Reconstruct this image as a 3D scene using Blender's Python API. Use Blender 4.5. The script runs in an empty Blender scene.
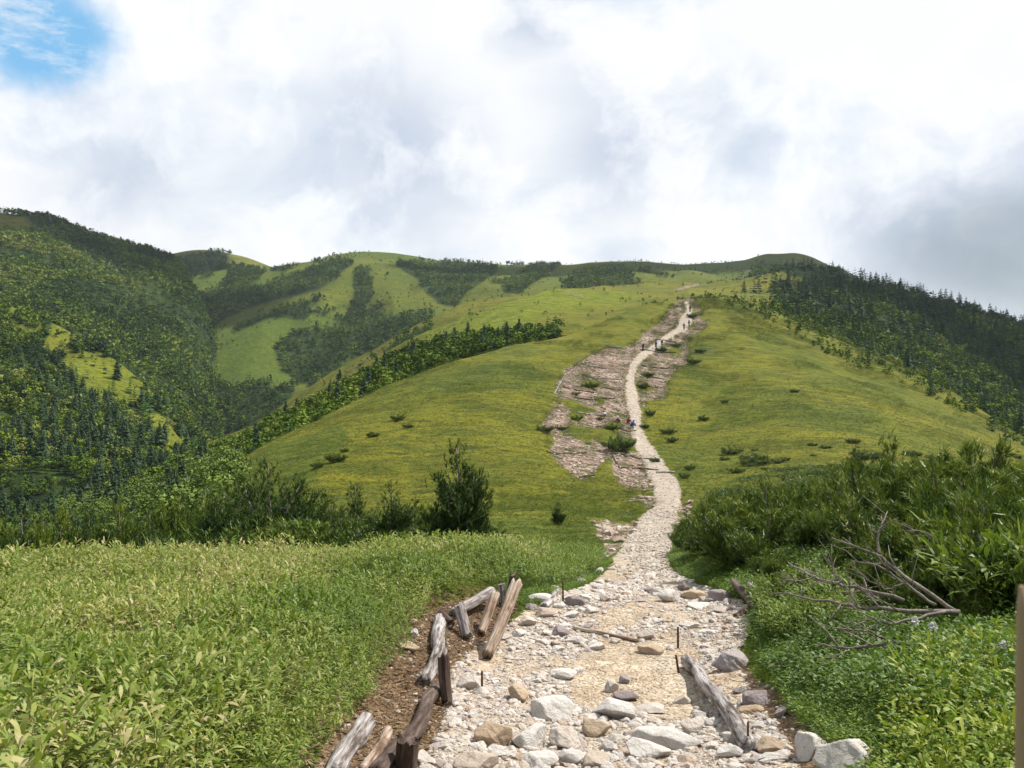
import bpy, math, random
import numpy as np
from mathutils import Vector, Matrix
R = math.radians
rng = np.random.default_rng(11)
random.seed(11)
F, CX, HY = 830.0, 512.0, 350.0      # focal length in pixels, centre column, eye-level row
C = bpy.context.scene.collection
SUN_AZ, SUN_EL = R(62), R(54)        # azimuth from +Y towards +X
SUNV = np.array([math.sin(SUN_AZ)*math.cos(SUN_EL), math.cos(SUN_AZ)*math.cos(SUN_EL), math.sin(SUN_EL)])

# ------------------------------------------------------------------ noise
def _h(ix, iy, seed):
    n = (ix.astype(np.int64)*374761393 + iy.astype(np.int64)*668265263 + seed*1274126177) & 0xffffffff
    n = ((n ^ (n >> 13))*1274126177) & 0xffffffff
    return ((n ^ (n >> 16)) & 0xffff)/65535.0
def vnoise(x, y, seed=0):
    x = np.asarray(x, float); y = np.asarray(y, float)
    ix = np.floor(x); iy = np.floor(y); fx = x-ix; fy = y-iy
    fx = fx*fx*fx*(fx*(fx*6-15)+10); fy = fy*fy*fy*(fy*(fy*6-15)+10)
    a = _h(ix, iy, seed); b = _h(ix+1, iy, seed); c = _h(ix, iy+1, seed); d = _h(ix+1, iy+1, seed)
    return (a+(b-a)*fx)*(1-fy) + (c+(d-c)*fx)*fy
def fbm(x, y, seed=0, octv=4):
    s = 0; a = 1; t = 0
    for i in range(octv):
        s = s + a*vnoise(x, y, seed+i*7); t += a; a *= .5
        x, y = (x*.8-y*.6)*2.03+3.1, (x*.6+y*.8)*2.03+1.7
    return s/t*2-1
def sstep(a, b, x):
    t = np.clip((x-a)/(b-a), 0, 1); return t*t*(3-2*t)

# ------------------------------------------------------------------ mesh helpers
def mesh_np(name, V, Fc, mat=None, smooth=False, attrs=None, parent=None, matidx=None, link=True):
    V = np.asarray(V, np.float32); Fc = np.asarray(Fc, np.int32); k = Fc.shape[1]; n = len(Fc)
    me = bpy.data.meshes.new(name)
    me.vertices.add(len(V)); me.vertices.foreach_set('co', V.ravel())
    me.loops.add(n*k); me.loops.foreach_set('vertex_index', Fc.ravel())
    me.polygons.add(n); me.polygons.foreach_set('loop_start', np.arange(0, n*k, k, dtype=np.int32))
    try: me.polygons.foreach_set('loop_total', np.full(n, k, np.int32))
    except Exception: pass
    me.update(calc_edges=True)
    if smooth: me.shade_smooth()
    else: me.shade_flat()
    for an, val in (attrs or {}).items():
        val = np.asarray(val, np.float32)
        if val.ndim == 1:
            at = me.attributes.new(an, 'FLOAT', 'POINT'); at.data.foreach_set('value', val)
        else:
            at = me.attributes.new(an, 'FLOAT_COLOR', 'POINT')
            if val.shape[1] == 3: val = np.concatenate([val, np.ones((len(val), 1), np.float32)], 1)
            at.data.foreach_set('color', val.ravel())
    if mat:
        for m in (mat if isinstance(mat, (list, tuple)) else [mat]): me.materials.append(m)
    if matidx is not None: me.polygons.foreach_set('material_index', np.asarray(matidx, np.int32))
    if not link: return me
    o = bpy.data.objects.new(name, me); C.objects.link(o)
    if parent: o.parent = parent
    return o
def tag(o, label=None, cat=None, group=None, kind=None):
    if label: o['label'] = label
    if cat: o['category'] = cat
    if group: o['group'] = group
    if kind: o['kind'] = kind
    return o
def empty(name, loc=(0, 0, 0), rz=0, sc=1):
    o = bpy.data.objects.new(name, None); C.objects.link(o)
    o.location = loc; o.rotation_euler = (0, 0, rz); o.scale = (sc, sc, sc) if np.isscalar(sc) else sc
    o.empty_display_size = .2
    return o
def obj_of(name, me, parent=None):
    o = bpy.data.objects.new(name, me); C.objects.link(o)
    if parent: o.parent = parent
    return o
def join_templates(tpls, which, pos, yaw, sc, tilt=None, rnd=None):
    """tpls: list of (V, F, T) T = per-vertex attribute (n,). Returns V, F, tint, rnd"""
    Vs, Fs, Ts, Rs = [], [], [], []; off = 0
    sc = np.asarray(sc, float)
    if sc.ndim == 1: sc = np.stack([sc, sc, sc], 1)
    if rnd is None: rnd = rng.random(len(pos))
    for k, (v, f, t) in enumerate(tpls):
        ii = np.nonzero(which == k)[0]
        if not len(ii): continue
        vv = v[None]*sc[ii][:, None, :]
        if tilt is not None:
            tx, ty = tilt[ii, 0][:, None], tilt[ii, 1][:, None]
            vv = np.stack([vv[..., 0]+tx*vv[..., 2], vv[..., 1]+ty*vv[..., 2], vv[..., 2]], -1)
        c, s = np.cos(yaw[ii])[:, None], np.sin(yaw[ii])[:, None]
        if tilt is None:
            vv = np.stack([vv[..., 0]*c-vv[..., 1]*s, vv[..., 0]*s+vv[..., 1]*c, vv[..., 2]], -1)
        else:
            z = vv[..., 2]
            x0 = vv[..., 0]-tx*z; y0 = vv[..., 1]-ty*z
            vv = np.stack([x0*c-y0*s+tx*z, x0*s+y0*c+ty*z, z], -1)
        vv = vv+pos[ii][:, None, :]
        Vs.append(vv.reshape(-1, 3)); n = len(v)
        Fs.append((f[None]+(np.arange(len(ii))*n)[:, None, None]+off).reshape(-1, f.shape[1]))
        Ts.append(np.tile(t, len(ii))); Rs.append(np.repeat(rnd[ii], n)); off += n*len(ii)
    return np.concatenate(Vs), np.concatenate(Fs), np.concatenate(Ts), np.concatenate(Rs)

# ------------------------------------------------------------------ terrain: landforms as crests with fronts, in real metres
# each layer: {column: [(depth, row) ...]}, row (seen from the trail's eye height) converts to height  z = (HY-row)/F*depth
def Z(z, d): return HY - z/d*F
def lay(tab, back=.35, front=.3):
    cols = sorted(tab); K = len(tab[cols[0]])
    return dict(cols=np.array(cols, float), d=np.array([[p[0] for p in tab[c]] for c in cols], float),
                y=np.array([[p[1] for p in tab[c]] for c in cols], float), K=K, back=back, front=front)
def A_(px, z5, z12, z20, y35, y60, n1, n2, crest):
    return [(.4, Z(-1.62, .4)), (2.5, Z(-1.62+(z5+1.62)*.45, 2.5)), (5, Z(z5, 5)), (12, Z(z12, 12)), (20, Z(z20, 20)), (35, y35), (60, y60), n1, n2, crest]
LA = {
 -300: A_(0, -2.3, -3.6, -6.5, Z(-14, 35), Z(-26, 60), (90, Z(-38, 90)), (100, Z(-42, 100)), (110, Z(-46, 110))),
 0:    A_(0, -2.35, -3.6, -6.0, Z(-12.5, 35), Z(-22, 60), (80, Z(-29, 80)), (90, Z(-32, 90)), (100, Z(-35, 100))),
 150:  A_(0, -2.4, -3.6, -5.6, Z(-10, 35), Z(-16, 60), (75, Z(-19, 75)), (85, Z(-21, 85)), (95, 527)),
 200:  A_(0, -2.4, -3.6, -5.3, 560, 530, (75, 517), (85, 505), (95, 493)),
 245:  A_(0, -2.4, -3.6, -5.2, 552, 515, (80, 490), (92, 472), (105, 457)),
 300:  A_(0, -2.45, -3.6, -5.1, 545, 510, (80, 474), (103, 445), (125, 427)),
 340:  A_(0, -2.45, -3.6, -5.1, 543, 506, (85, 460), (115, 426), (140, 409)),
 400:  A_(0, -2.5, -3.55, -5.1, 541, 503, (90, 452), (130, 405), (170, 379)),
 440:  A_(0, -2.5, -3.5, -5.1, 540, 503, (95, 445), (140, 390), (180, 366)),
 500:  A_(0, -2.55, -3.5, -5.15, 538, 503, (100, 440), (150, 378), (200, 349)),
 560:  A_(0, -2.6, -3.5, -5.2, 535, 505, (110, 437), (165, 370), (225, 337)),
 600:  A_(0, -2.6, -3.5, -5.2, 533, 507, (118, 437), (180, 362), (245, 323)),
 650:  A_(0, -2.6, -3.5, -5.1, 533, 510, (125, 440), (195, 358), (285, 304)),
 690:  A_(0, -2.6, -3.5, -5.0, 531, 508, (125, 440), (200, 358), (310, 296)),
 740:  A_(0, -2.55, -3.35, -4.7, 526, 504, (125, 435), (205, 355), (310, 298)),
 800:  A_(0, -2.5, -3.15, -4.4, 520, 500, (120, 432), (200, 363), (290, 324)),
 850:  A_(0, -2.45, -3.0, -4.2, 516, 498, (115, 436), (190, 380), (270, 347)),
 900:  A_(0, -2.4, -2.95, -4.1, 514, 496, (110, 444), (180, 398), (250, 367)),
 960:  A_(0, -2.35, -2.9, -4.0, 512, 495, (105, 462), (165, 425), (220, 397)),
 1024: A_(0, -2.3, -2.85, -4.0, 510, 495, (100, 480), (145, 458), (190, 436)),
 1250: A_(0, -2.2, -2.8, -4.2, 515, 515, (90, 515), (120, 520), (150, 525)),
 1600: A_(0, -2.2, -3.0, -5.5, 560, 570, (90, 590), (120, 600), (150, 620)),
}
LB = {-300: [(130, 660), (200, 620)], 0: [(120, 590), (180, 545)], 100: [(120, 560), (180, 512)], 200: [(130, 510), (190, 470)],
      250: [(140, 485), (200, 447)], 300: [(150, 455), (210, 416)], 350: [(165, 425), (225, 389)], 400: [(180, 395), (240, 364)], 450: [(190, 375), (250, 346)],
      500: [(200, 368), (258, 340)], 545: [(210, 365), (262, 336)], 600: [(220, 370), (270, 338)], 700: [(230, 380), (270, 350)], 800: [(230, 420), (270, 400)]}
LC = {200: [(300, 480), (430, 450)], 300: [(300, 440), (430, 405)], 350: [(300, 415), (430, 378)], 390: [(300, 395), (430, 353)], 420: [(300, 380), (425, 336)],
      450: [(300, 362), (420, 323)], 475: [(300, 350), (420, 312)], 520: [(300, 338), (450, 297)], 560: [(310, 328), (480, 290)], 600: [(320, 322), (480, 290)],
      650: [(330, 312), (470, 291)], 700: [(340, 306), (470, 290)], 740: [(340, 306), (480, 291)], 780: [(340, 316), (480, 296)], 850: [(330, 340), (470, 312)],
      950: [(330, 380), (450, 350)], 1100: [(330, 450), (430, 420)]}
LC2 = {150: [(480, 470), (600, 450)], 250: [(480, 450), (600, 425)], 330: [(480, 410), (600, 374)], 397: [(480, 372), (610, 338)], 440: [(490, 350), (620, 317)],
       480: [(500, 335), (640, 302)], 539: [(520, 320), (660, 288)], 600: [(520, 312), (690, 280)], 700: [(520, 306), (700, 276)], 800: [(520, 306), (700, 277)], 900: [(520, 330), (650, 310)], 1100: [(500, 400), (600, 390)]}
LD = {-100: [(620, 500), (750, 450), (900, 420), (1100, 400)], 120: [(650, 440), (750, 400), (900, 360), (1100, 330)], 180: [(650, 420), (780, 370), (950, 315), (1150, 285)],
      220: [(650, 410), (800, 355), (1000, 300), (1250, 273)], 270: [(640, 402), (820, 340), (1020, 295), (1300, 265)], 310: [(640, 400), (830, 335), (1030, 287), (1300, 257)],
      350: [(640, 392), (830, 335), (1030, 285), (1300, 252)], 400: [(650, 365), (840, 320), (1030, 283), (1300, 252)], 450: [(660, 345), (850, 308), (1050, 280), (1300, 257)],
      500: [(680, 330), (860, 300), (1050, 278), (1300, 260)], 560: [(720, 312), (880, 292), (1080, 275), (1300, 261)], 600: [(740, 305), (900, 288), (1080, 273), (1300, 259)],
      660: [(740, 300), (900, 284), (1080, 272), (1300, 260)], 700: [(740, 297), (900, 283), (1080, 272), (1300, 262)], 740: [(740, 296), (900, 281), (1080, 268), (1300, 261)],
      770: [(740, 296), (900, 280), (1080, 266), (1300, 255)], 790: [(740, 297), (900, 280), (1080, 266), (1300, 256)], 830: [(740, 302), (900, 290), (1080, 280), (1300, 268)],
      880: [(740, 325), (900, 315), (1080, 306), (1300, 295)], 1000: [(740, 390), (900, 375), (1080, 365), (1300, 350)], 1200: [(740, 420), (900, 400), (1080, 380), (1300, 350)]}
LE = {-400: [(250, 480), (400, 340), (600, 220), (900, 150)], -150: [(300, 470), (430, 365), (620, 265), (920, 190)], 0: [(330, 440), (480, 370), (680, 290), (950, 213)],
      30: [(340, 437), (490, 372), (690, 292), (950, 217)], 60: [(350, 436), (500, 376), (690, 297), (950, 221)], 100: [(380, 440), (510, 385), (700, 308), (950, 233)],
      130: [(400, 440), (520, 392), (700, 320), (950, 243)], 160: [(420, 442), (540, 400), (710, 332), (940, 252)], 180: [(430, 445), (545, 408), (700, 350), (920, 262)], 200: [(440, 455), (550, 430), (690, 382), (840, 305)],
      215: [(450, 465), (555, 445), (680, 405), (790, 350)], 240: [(460, 480), (555, 462), (650, 430), (740, 395)], 280: [(480, 490), (550, 475), (620, 450), (700, 425)],
      330: [(480, 505), (550, 490), (620, 470), (700, 445)], 450: [(480, 520), (550, 500), (600, 480), (650, 460)]}
LF = {0: [(1400, 300), (1700, 285)], 100: [(1400, 285), (1700, 262)], 150: [(1400, 275), (1700, 252)], 170: [(1400, 273), (1700, 249)], 200: [(1400, 275), (1700, 248)],
      240: [(1400, 280), (1700, 254)], 270: [(1400, 288), (1700, 263)], 300: [(1400, 300), (1700, 275)], 400: [(1400, 330), (1700, 310)]}
LG = {-300: [(230, 470), (330, 350), (500, 220)], -100: [(240, 480), (340, 380), (500, 268)], 0: [(250, 478), (345, 398), (490, 298)], 40: [(250, 480), (345, 402), (480, 314)],
      70: [(250, 482), (342, 412), (460, 331)], 100: [(250, 486), (335, 425), (440, 352)], 130: [(250, 490), (330, 440), (420, 375)], 160: [(250, 494), (320, 455), (400, 404)],
      180: [(250, 498), (310, 470), (385, 434)], 200: [(250, 505), (300, 490), (370, 464)], 240: [(250, 530), (300, 520), (350, 510)]}
LH = {600: [(440, 330), (650, 300)], 700: [(440, 312), (660, 281)], 750: [(440, 306), (660, 273)], 790: [(440, 305), (660, 269)], 830: [(440, 310), (655, 274)], 880: [(430, 325), (650, 281)],
      920: [(430, 343), (640, 292)], 960: [(420, 362), (625, 305)], 1000: [(410, 380), (610, 319)], 1024: [(400, 392), (600, 328)], 1150: [(380, 440), (560, 378)], 1400: [(340, 520), (500, 470)]}
LI = {560: [(300, 360), (350, 330)], 650: [(310, 320), (360, 306)], 700: [(310, 312), (370, 300)], 740: [(310, 312), (370, 302)], 790: [(300, 335), (360, 312)], 850: [(290, 362), (350, 333)], 900: [(280, 385), (340, 354)],
      960: [(260, 415), (320, 382)], 1024: [(240, 448), (300, 414)], 1150: [(220, 520), (280, 480)], 1400: [(200, 600), (250, 580)]}
LAYERS = [lay(LA, .30), lay(LB), lay(LC, .2), lay(LC2, .25), lay(LD, .15), lay(LE, .2), lay(LF, .2), lay(LG, .4), lay(LH, .3), lay(LI, .35)]
NAMES = 'A B C C2 D E F G H I'.split()

# grid columns (angle) and rows (depth)
TH55 = R(58)
dense = np.arange(-40, 1066, 1.6)
colpx = np.concatenate([np.arange(-800, -40, 10.), dense, np.arange(1066+4, 1830, 10.)])
th = np.arctan((colpx-CX)/F)
th = th[(th > -TH55) & (th < TH55)]
wide = np.linspace(TH55, math.pi, 40)
TH = np.concatenate([-wide[::-1], th, wide])
dr = [.5]
while dr[-1] < 3200:
    d = dr[-1]; dr.append(d*(1+(.0125 if d < 3 else .0085 if d < 450 else .0105 if d < 1800 else .05)))
D = np.array(dr)
NT, ND = len(TH), len(D)
thc = np.clip(TH, -TH55, TH55)
U = np.tan(thc); PX = CX+F*U
TT, DD = np.meshgrid(TH, D, indexing='ij')
front = np.abs(TT) <= TH55+1e-9
XX = np.where(front, DD*np.tan(np.clip(TT, -TH55, TH55)), DD/math.cos(TH55)*np.sin(TT))
YY = np.where(front, DD, DD/math.cos(TH55)*np.cos(TT))
logD = np.log(D)
def smooth_cols(colx, vals, q):
    # monotone-ish cubic interpolation of the anchors over the columns
    n = len(colx); h = np.diff(colx)[:, None]; dl = np.diff(vals, axis=0)/h
    m = np.zeros_like(vals); m[0] = dl[0]; m[-1] = dl[-1]
    a, b = dl[:-1], dl[1:]
    with np.errstate(all='ignore'):
        hm = np.where(a*b > 0, 2*a*b/(a+b), 0)
    m[1:-1] = np.nan_to_num(hm)
    q = np.clip(q, colx[0], colx[-1]); i = np.clip(np.searchsorted(colx, q)-1, 0, n-2)
    H = (colx[i+1]-colx[i])[:, None]; t = ((q-colx[i])/(colx[i+1]-colx[i]))[:, None]
    return (2*t**3-3*t**2+1)*vals[i]+(t**3-2*t**2+t)*H*m[i]+(-2*t**3+3*t**2)*vals[i+1]+(t**3-t**2)*H*m[i+1]
def gaussz(a, s, axis):
    k = int(3*s)+1; w = np.exp(-.5*(np.arange(-k, k+1)/s)**2); w /= w.sum()
    p = np.pad(a, [(k, k) if i == axis else (0, 0) for i in range(2)], mode='edge')
    out = np.zeros_like(a); sl = [slice(None)]*2
    for j, ww in enumerate(w):
        sl[axis] = slice(j, j+a.shape[axis]); out += ww*p[tuple(sl)]
    return out
Es = []
for L in LAYERS:
    dk = smooth_cols(L['cols'], L['d'], PX); yk = smooth_cols(L['cols'], L['y'], PX)
    ek = (HY-yk)/F
    E = np.empty((NT, ND))
    for i in range(NT):
        E[i] = np.interp(logD, np.log(dk[i]), ek[i])
    E = gaussz(E, 7, 1)
    dc, zc = dk[:, -1:], dk[:, -1:]*ek[:, -1:]
    d0, z0 = dk[:, :1], dk[:, :1]*ek[:, :1]
    zb = zc-L['back']*(DD-dc)*sstep(0, .15, (DD-dc)/dc)
    zf = z0-L['front']*(d0-DD)
    Zl = np.where(DD > dc, np.minimum(zb, DD*ek[:, -1:]), E*DD)
    if L is not LAYERS[0]: Zl = np.where(DD < d0, zf, Zl)
    out = np.maximum(np.maximum(L['cols'][0]-PX, PX-L['cols'][-1]), 0)[:, None]
    Es.append(Zl/DD-(0 if L is LAYERS[0] else .0012)*out)
Es = np.array(Es)
lid = Es.argmax(0)
k = 2.0/F
mx = Es.max(0)
e = mx+k*np.log(np.exp((Es-mx)/k).sum(0))-k*np.log(1.0)*0
e = np.where(DD < 60, mx, e)
H0 = e*DD
inE = (lid != 0)
# relief: octaves whose wavelength suits the distance
amp = np.zeros_like(H0)
L_ = .25
seed = 0
while L_ < 260:
    w = sstep(.28, .12, L_/DD)*sstep(.0012, .003, L_/DD)
    a = .015 if L_ < .9 else .027 if L_ < 12 else .02 if L_ < 40 else .05
    amp += w*a*L_*(vnoise((XX*.8-YY*.6)/L_+seed*3.7, (XX*.6+YY*.8)/L_-seed*1.3, seed)*2-1)
    L_ *= 1.85; seed += 1
H0 = H0+amp
# gullies and spurs on the far faces
for lj, a, wl in ((4, 9., 95.), (5, 12., 110.), (7, 3., 60.), (8, 6., 70.), (3, 2., 50)):
    rid = 1-np.abs(fbm(XX/wl+lj*5.3, YY/(wl*2.6)+2.2, 31+lj, 3))*2.2
    crest = LAYERS[lj]
    dk = smooth_cols(crest['cols'], crest['d'], PX)
    wgt = sstep(dk[:, :1]*1.02, dk[:, :1]*1.2, DD)*(1-.8*sstep(dk[:, -1:]*.86, dk[:, -1:]*.98, DD))
    H0 = H0+(lid == lj)*wgt*a*(rid-.5)
H0b = gaussz(gaussz(H0/DD, 1.2, 0), 1.0, 1)*DD
H0 = np.where(DD > 60, H0b, H0)

def terr_bilin(field, x, y):
    x = np.asarray(x, float); y = np.maximum(np.asarray(y, float), .51)
    t = np.arctan2(x, y); dq = np.log(y)
    i = np.clip(np.searchsorted(TH, t)-1, 0, NT-2); j = np.clip(np.searchsorted(logD, dq)-1, 0, ND-2)
    a = np.clip((np.tan(t)-np.tan(TH[i]))/(np.tan(TH[i+1])-np.tan(TH[i])), 0, 1); b = np.clip((y-D[j])/(D[j+1]-D[j]), 0, 1)
    return (field[i, j]*(1-a)+field[i+1, j]*a)*(1-b)+(field[i, j+1]*(1-a)+field[i+1, j+1]*a)*b
def ghit(px, py, dmin=.6, dmax=6000):
    """ground point seen at a pixel of the reference view: depth from the column's profile"""
    t = math.atan((px-CX)/F); i = int(np.clip(np.searchsorted(TH, t)-1, 0, NT-2))
    a = (math.tan(t)-math.tan(TH[i]))/(math.tan(TH[i+1])-math.tan(TH[i]))
    prof = (H0[i]*(1-a)+H0[i+1]*a)/D; eq = (HY-py)/F
    ok = np.nonzero((prof >= eq) & (D >= dmin) & (D <= dmax))[0]
    if not len(ok): return None
    j = ok[0]
    if j == 0: d = D[0]
    else:
        f = (eq-prof[j-1])/(prof[j]-prof[j-1]+1e-12); d = D[j-1]+np.clip(f, 0, 1)*(D[j]-D[j-1])
    x = (px-CX)/F*d
    return np.array([x, d, float(terr_bilin(H0, x, d))])
def inpoly(px, py, poly):
    px = np.asarray(px); py = np.asarray(py); r = np.zeros(px.shape, bool); n = len(poly)
    for i in range(n):
        x1, y1 = poly[i]; x2, y2 = poly[(i+1) % n]
        if y1 == y2: continue
        c = ((y1 > py) != (y2 > py)) & (px < (x2-x1)*(py-y1)/(y2-y1)+x1)
        r ^= c
    return r
PP = CX+F*np.where(front, XX/np.maximum(YY, .1), 0); PY = HY-F*H0/np.maximum(DD, .1)
run = np.maximum.accumulate(H0/DD, axis=1)
vis = (H0/DD >= run-1e-9)
seen = (run-H0/DD)*DD       # metres of height a thing needs here to be seen
# noisy pixel positions so that edges of land cover are broken up
sc_ = np.clip(DD, 1, 1e4)
wob = fbm(XX/(sc_**.75)*9, YY/(sc_**.75)*9, 5, 3); wob2 = fbm(XX/(sc_**.75)*9+40, YY/(sc_**.75)*9+9, 6, 3)
def cover(poly, dmin, dmax, w=5):
    m = inpoly(PP+wob*w, PY+wob2*w*.6, poly) & (DD > dmin) & (DD < dmax) & front
    return m
# ------------------------------------------------------------------ trench of the trail close by
XL = np.interp(DD, [1, 5, 6.5, 8.5, 10.5, 13, 16, 22], [-.5, -.55, -.5, -.35, -.15, .3, .75, 1.2])
XR = np.interp(DD, [1, 5, 6.5, 8.5, 10.5, 13, 16, 22], [1.5, 1.65, 1.9, 2.35, 2.9, 3.3, 3.0, 3.6])
near = front & (DD < 30)
H0 = H0+near*sstep(30, 14, DD)*(.30*sstep(0, .9, XL-XX)+.22*sstep(0, 1.0, XX-XR))
PY = HY-F*H0/np.maximum(DD, .1); run = np.maximum.accumulate(H0/DD, axis=1); vis = (H0/DD >= run-1e-9); seen = (run-H0/DD)*DD
# ------------------------------------------------------------------ land cover plus sun and shade tones, read off the photograph, baked on the ground
P_PATH = [(422, 900), (422, 768), (436, 735), (446, 705), (452, 668), (478, 645), (520, 612), (556, 596), (590, 585), (606, 570), (622, 548), (632, 532), (640, 517), (655, 503), (655, 487), (647, 470), (640, 455),
          (632, 440), (630, 425), (627, 400), (626, 378), (632, 362), (640, 351), (652, 344), (666, 336), (678, 327), (684, 314), (683, 302), (687, 300), (691, 313), (695, 323), (686, 331), (672, 338), (659, 346), (648, 354),
          (639, 366), (635, 380), (637, 400), (640, 424), (648, 440), (658, 455), (670, 470), (682, 485), (682, 500), (676, 520), (670, 545), (668, 565), (682, 578), (712, 588), (750, 606), (748, 632), (738, 655), (752, 695), (775, 725), (800, 768), (830, 900)]
P_ERODE = [(672, 303), (684, 298), (692, 300), (703, 318), (713, 322), (704, 330), (692, 336), (684, 348), (684, 360), (676, 366), (672, 380), (664, 386), (662, 396), (640, 400), (640, 420), (642, 436), (622, 437), (600, 430), (585, 424),
           (575, 420), (566, 430), (543, 434), (540, 425), (552, 405), (556, 388), (566, 372), (586, 357), (608, 347), (628, 345), (645, 333), (662, 322), (668, 312)]
P_ER2 = [(545, 452), (552, 436), (575, 430), (600, 438), (612, 452), (604, 464), (594, 478), (575, 477), (560, 466)]
P_ER3 = [(606, 448), (648, 448), (658, 462), (664, 478), (658, 492), (640, 500), (628, 488), (616, 470)]
P_ER4 = [(622, 500), (650, 494), (664, 505), (650, 520), (626, 518), (616, 510)]
P_ER5 = [(668, 500), (690, 498), (694, 515), (684, 528), (672, 525)]
P_ER6 = [(590, 520), (640, 516), (625, 545), (606, 560), (600, 540)]
P_FARP = [[(556, 290.3), (566, 290.6), (590, 297), (586, 298), (572, 294.5)], [(674, 289.5), (700, 282), (703, 283.5), (680, 291)], [(740, 273), (752, 269), (764, 263.5), (766, 265.5), (752, 272)]]
P_SOIL = [(500, 590), (470, 598), (440, 606), (415, 625), (392, 645), (380, 680), (360, 705), (330, 740), (300, 800), (425, 800), (448, 700), (456, 668), (480, 646), (500, 622), (515, 604)]
P_RSOIL = [(740, 655), (760, 680), (800, 700), (830, 730), (850, 768), (790, 780), (740, 690)]
path = cover(P_PATH, 0, 420, 4)
erode = cover(P_ERODE, 60, 420, 9) | cover(P_ER2, 60, 200, 9) | cover(P_ER3, 50, 160, 7) | cover(P_ER4, 35, 110, 4) | cover(P_ER5, 30, 90, 4) | cover(P_ER6, 15, 70, 6)
FARP = np.zeros_like(path)
for p in P_FARP: FARP |= cover(p, 380, 1500, 1.5) & (vis | (seen < .6))
for q in ((630, 443, 24, 8), (591, 384, 9, 5), (644, 385, 7, 4), (577, 413, 8, 7), (612, 425, 8, 6), (648, 372, 7, 3), (583, 432, 14, 8), (600, 400, 5, 5), (672, 350, 10, 4), (690, 312, 5, 4), (652, 360, 5, 2)):
    erode &= ~(((PP-q[0]+wob*4)/q[2])**2+((PY-q[1]+wob2*3)/q[3])**2 < 1)
erode &= ~(fbm(XX/4.5, YY/8, 61, 4) > .44)
erode |= FARP
erode &= ~path
soil = (cover(P_SOIL, 0, 20, 5) | cover(P_RSOIL, 0, 14, 6)) & ~path
A = lid == 0
forest = np.isin(lid, (1, 5, 6, 7, 8, 9)) & ~(path | erode)
forest &= ~((lid == 8) & (PP+wob*30 < 785))
g = lid == 5
forest &= ~(g & inpoly(PP, PY, [(-80, 195), (0, 213), (30, 219), (34, 229), (10, 232), (-80, 225)]))
forest &= ~((lid == 6) & inpoly(PP+wob*6, PY+wob2*4, [(150, 252), (175, 247), (205, 247), (215, 254), (190, 255), (160, 262)]))
forest &= ~((lid == 6) & inpoly(PP+wob*6, PY+wob2*4, [(235, 250), (280, 263), (280, 272), (250, 268), (226, 262)]))
P_GSUN = [(10, 300), (44, 308), (72, 324), (104, 341), (134, 362), (166, 392), (192, 430), (176, 452), (150, 425), (118, 408), (96, 405), (62, 372), (36, 345), (0, 326)]
forest &= ~((lid == 7) & inpoly(PP+wob*9, PY+wob2*8, P_GSUN) & (fbm(XX/12, YY/20, 55, 4) < .30))
forest |= np.isin(lid, (2, 4)) & (PP > 775) & (PY > 268) & ~(path | erode)
forest |= A & (PP > 760) & (seen > .5) & (DD > 200)
P_GOPEN = [(100, 425), (140, 395), (170, 420), (185, 455), (160, 480), (120, 470)]
P_D = [[(352, 300), (360, 266), (374, 268), (372, 296), (362, 318), (395, 318), (430, 314), (432, 326), (400, 345), (345, 362), (310, 385), (280, 372), (276, 345), (300, 332), (345, 326)],
       [(398, 262), (470, 262), (500, 270), (484, 284), (455, 306), (440, 302), (425, 286), (410, 275)],
       [(505, 290), (520, 276), (545, 262), (566, 262), (545, 278), (520, 296)], [(560, 286), (582, 272), (625, 269), (638, 286), (602, 293)],
       [(180, 330), (200, 296), (250, 290), (300, 275), (340, 256), (356, 262), (340, 280), (300, 294), (262, 306), (226, 318), (206, 335), (196, 350)],
       [(150, 330), (196, 300), (214, 320), (204, 350), (198, 372), (228, 388), (262, 392), (290, 384), (300, 410), (240, 440), (150, 440)],
       [(230, 268), (262, 272), (250, 290), (215, 296)], [(765, 262), (790, 268), (840, 272), (800, 282), (700, 300), (690, 292), (740, 282)]]
for p in P_D: forest |= inpoly(PP+fbm(XX/60, YY/80, 141, 4)*9, PY+fbm(XX/60+9, YY/80, 142, 4)*5, p) & (DD > 500) & (DD < 1500) & (lid == 4)
forest |= (lid == 4) & (fbm(XX/55, YY/75, 143, 4) > .47) & (PP < 720)
forest |= cover([(200, 460), (330, 400), (390, 345), (430, 322), (436, 345), (400, 400), (260, 470)], 480, 900, 4)
sunlit = cover([(440, 320), (475, 306), (520, 293), (560, 288), (640, 290), (640, 300), (560, 310), (500, 335), (450, 345), (400, 350)], 280, 520, 5)*1.0  # sunlit band of the upper meadow, put into the grass colour
sunlit = np.maximum(sunlit, ((lid == 7) & ~forest)*.55); sunlit = gaussz(gaussz(sunlit, 5, 0), 3, 1)  # sunlight on the open valley spur painted as a brighter grass tone
lush = sstep(30, 6, DD)*A
lush = np.maximum(lush, .75*A*inpoly(PP+wob*20, PY+wob2*14, [(235, 465), (330, 420), (350, 440), (300, 500), (240, 540)]))
lush = np.maximum(lush, .45*A*sstep(-.1, .5, fbm(XX/18, YY/26, 77, 4))*(DD > 30))
lush = np.maximum(lush, A*.9*sstep(495, 535, PY)*(DD > 20))
lush = np.where(lid == 4, .45+.5*sstep(-.2, .3, fbm(XX/90, YY/120, 78, 3)), lush)  # far face toned greener and darker to stand for cloud shade
pathf, erof, forf, soilf = [gaussz(gaussz(m.astype(float), 1.6, 0), 1.3, 1) for m in (path, erode, forest, soil)]

H0 = H0-.38*erof*sstep(25, 60, DD)*(DD < 420)
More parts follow.
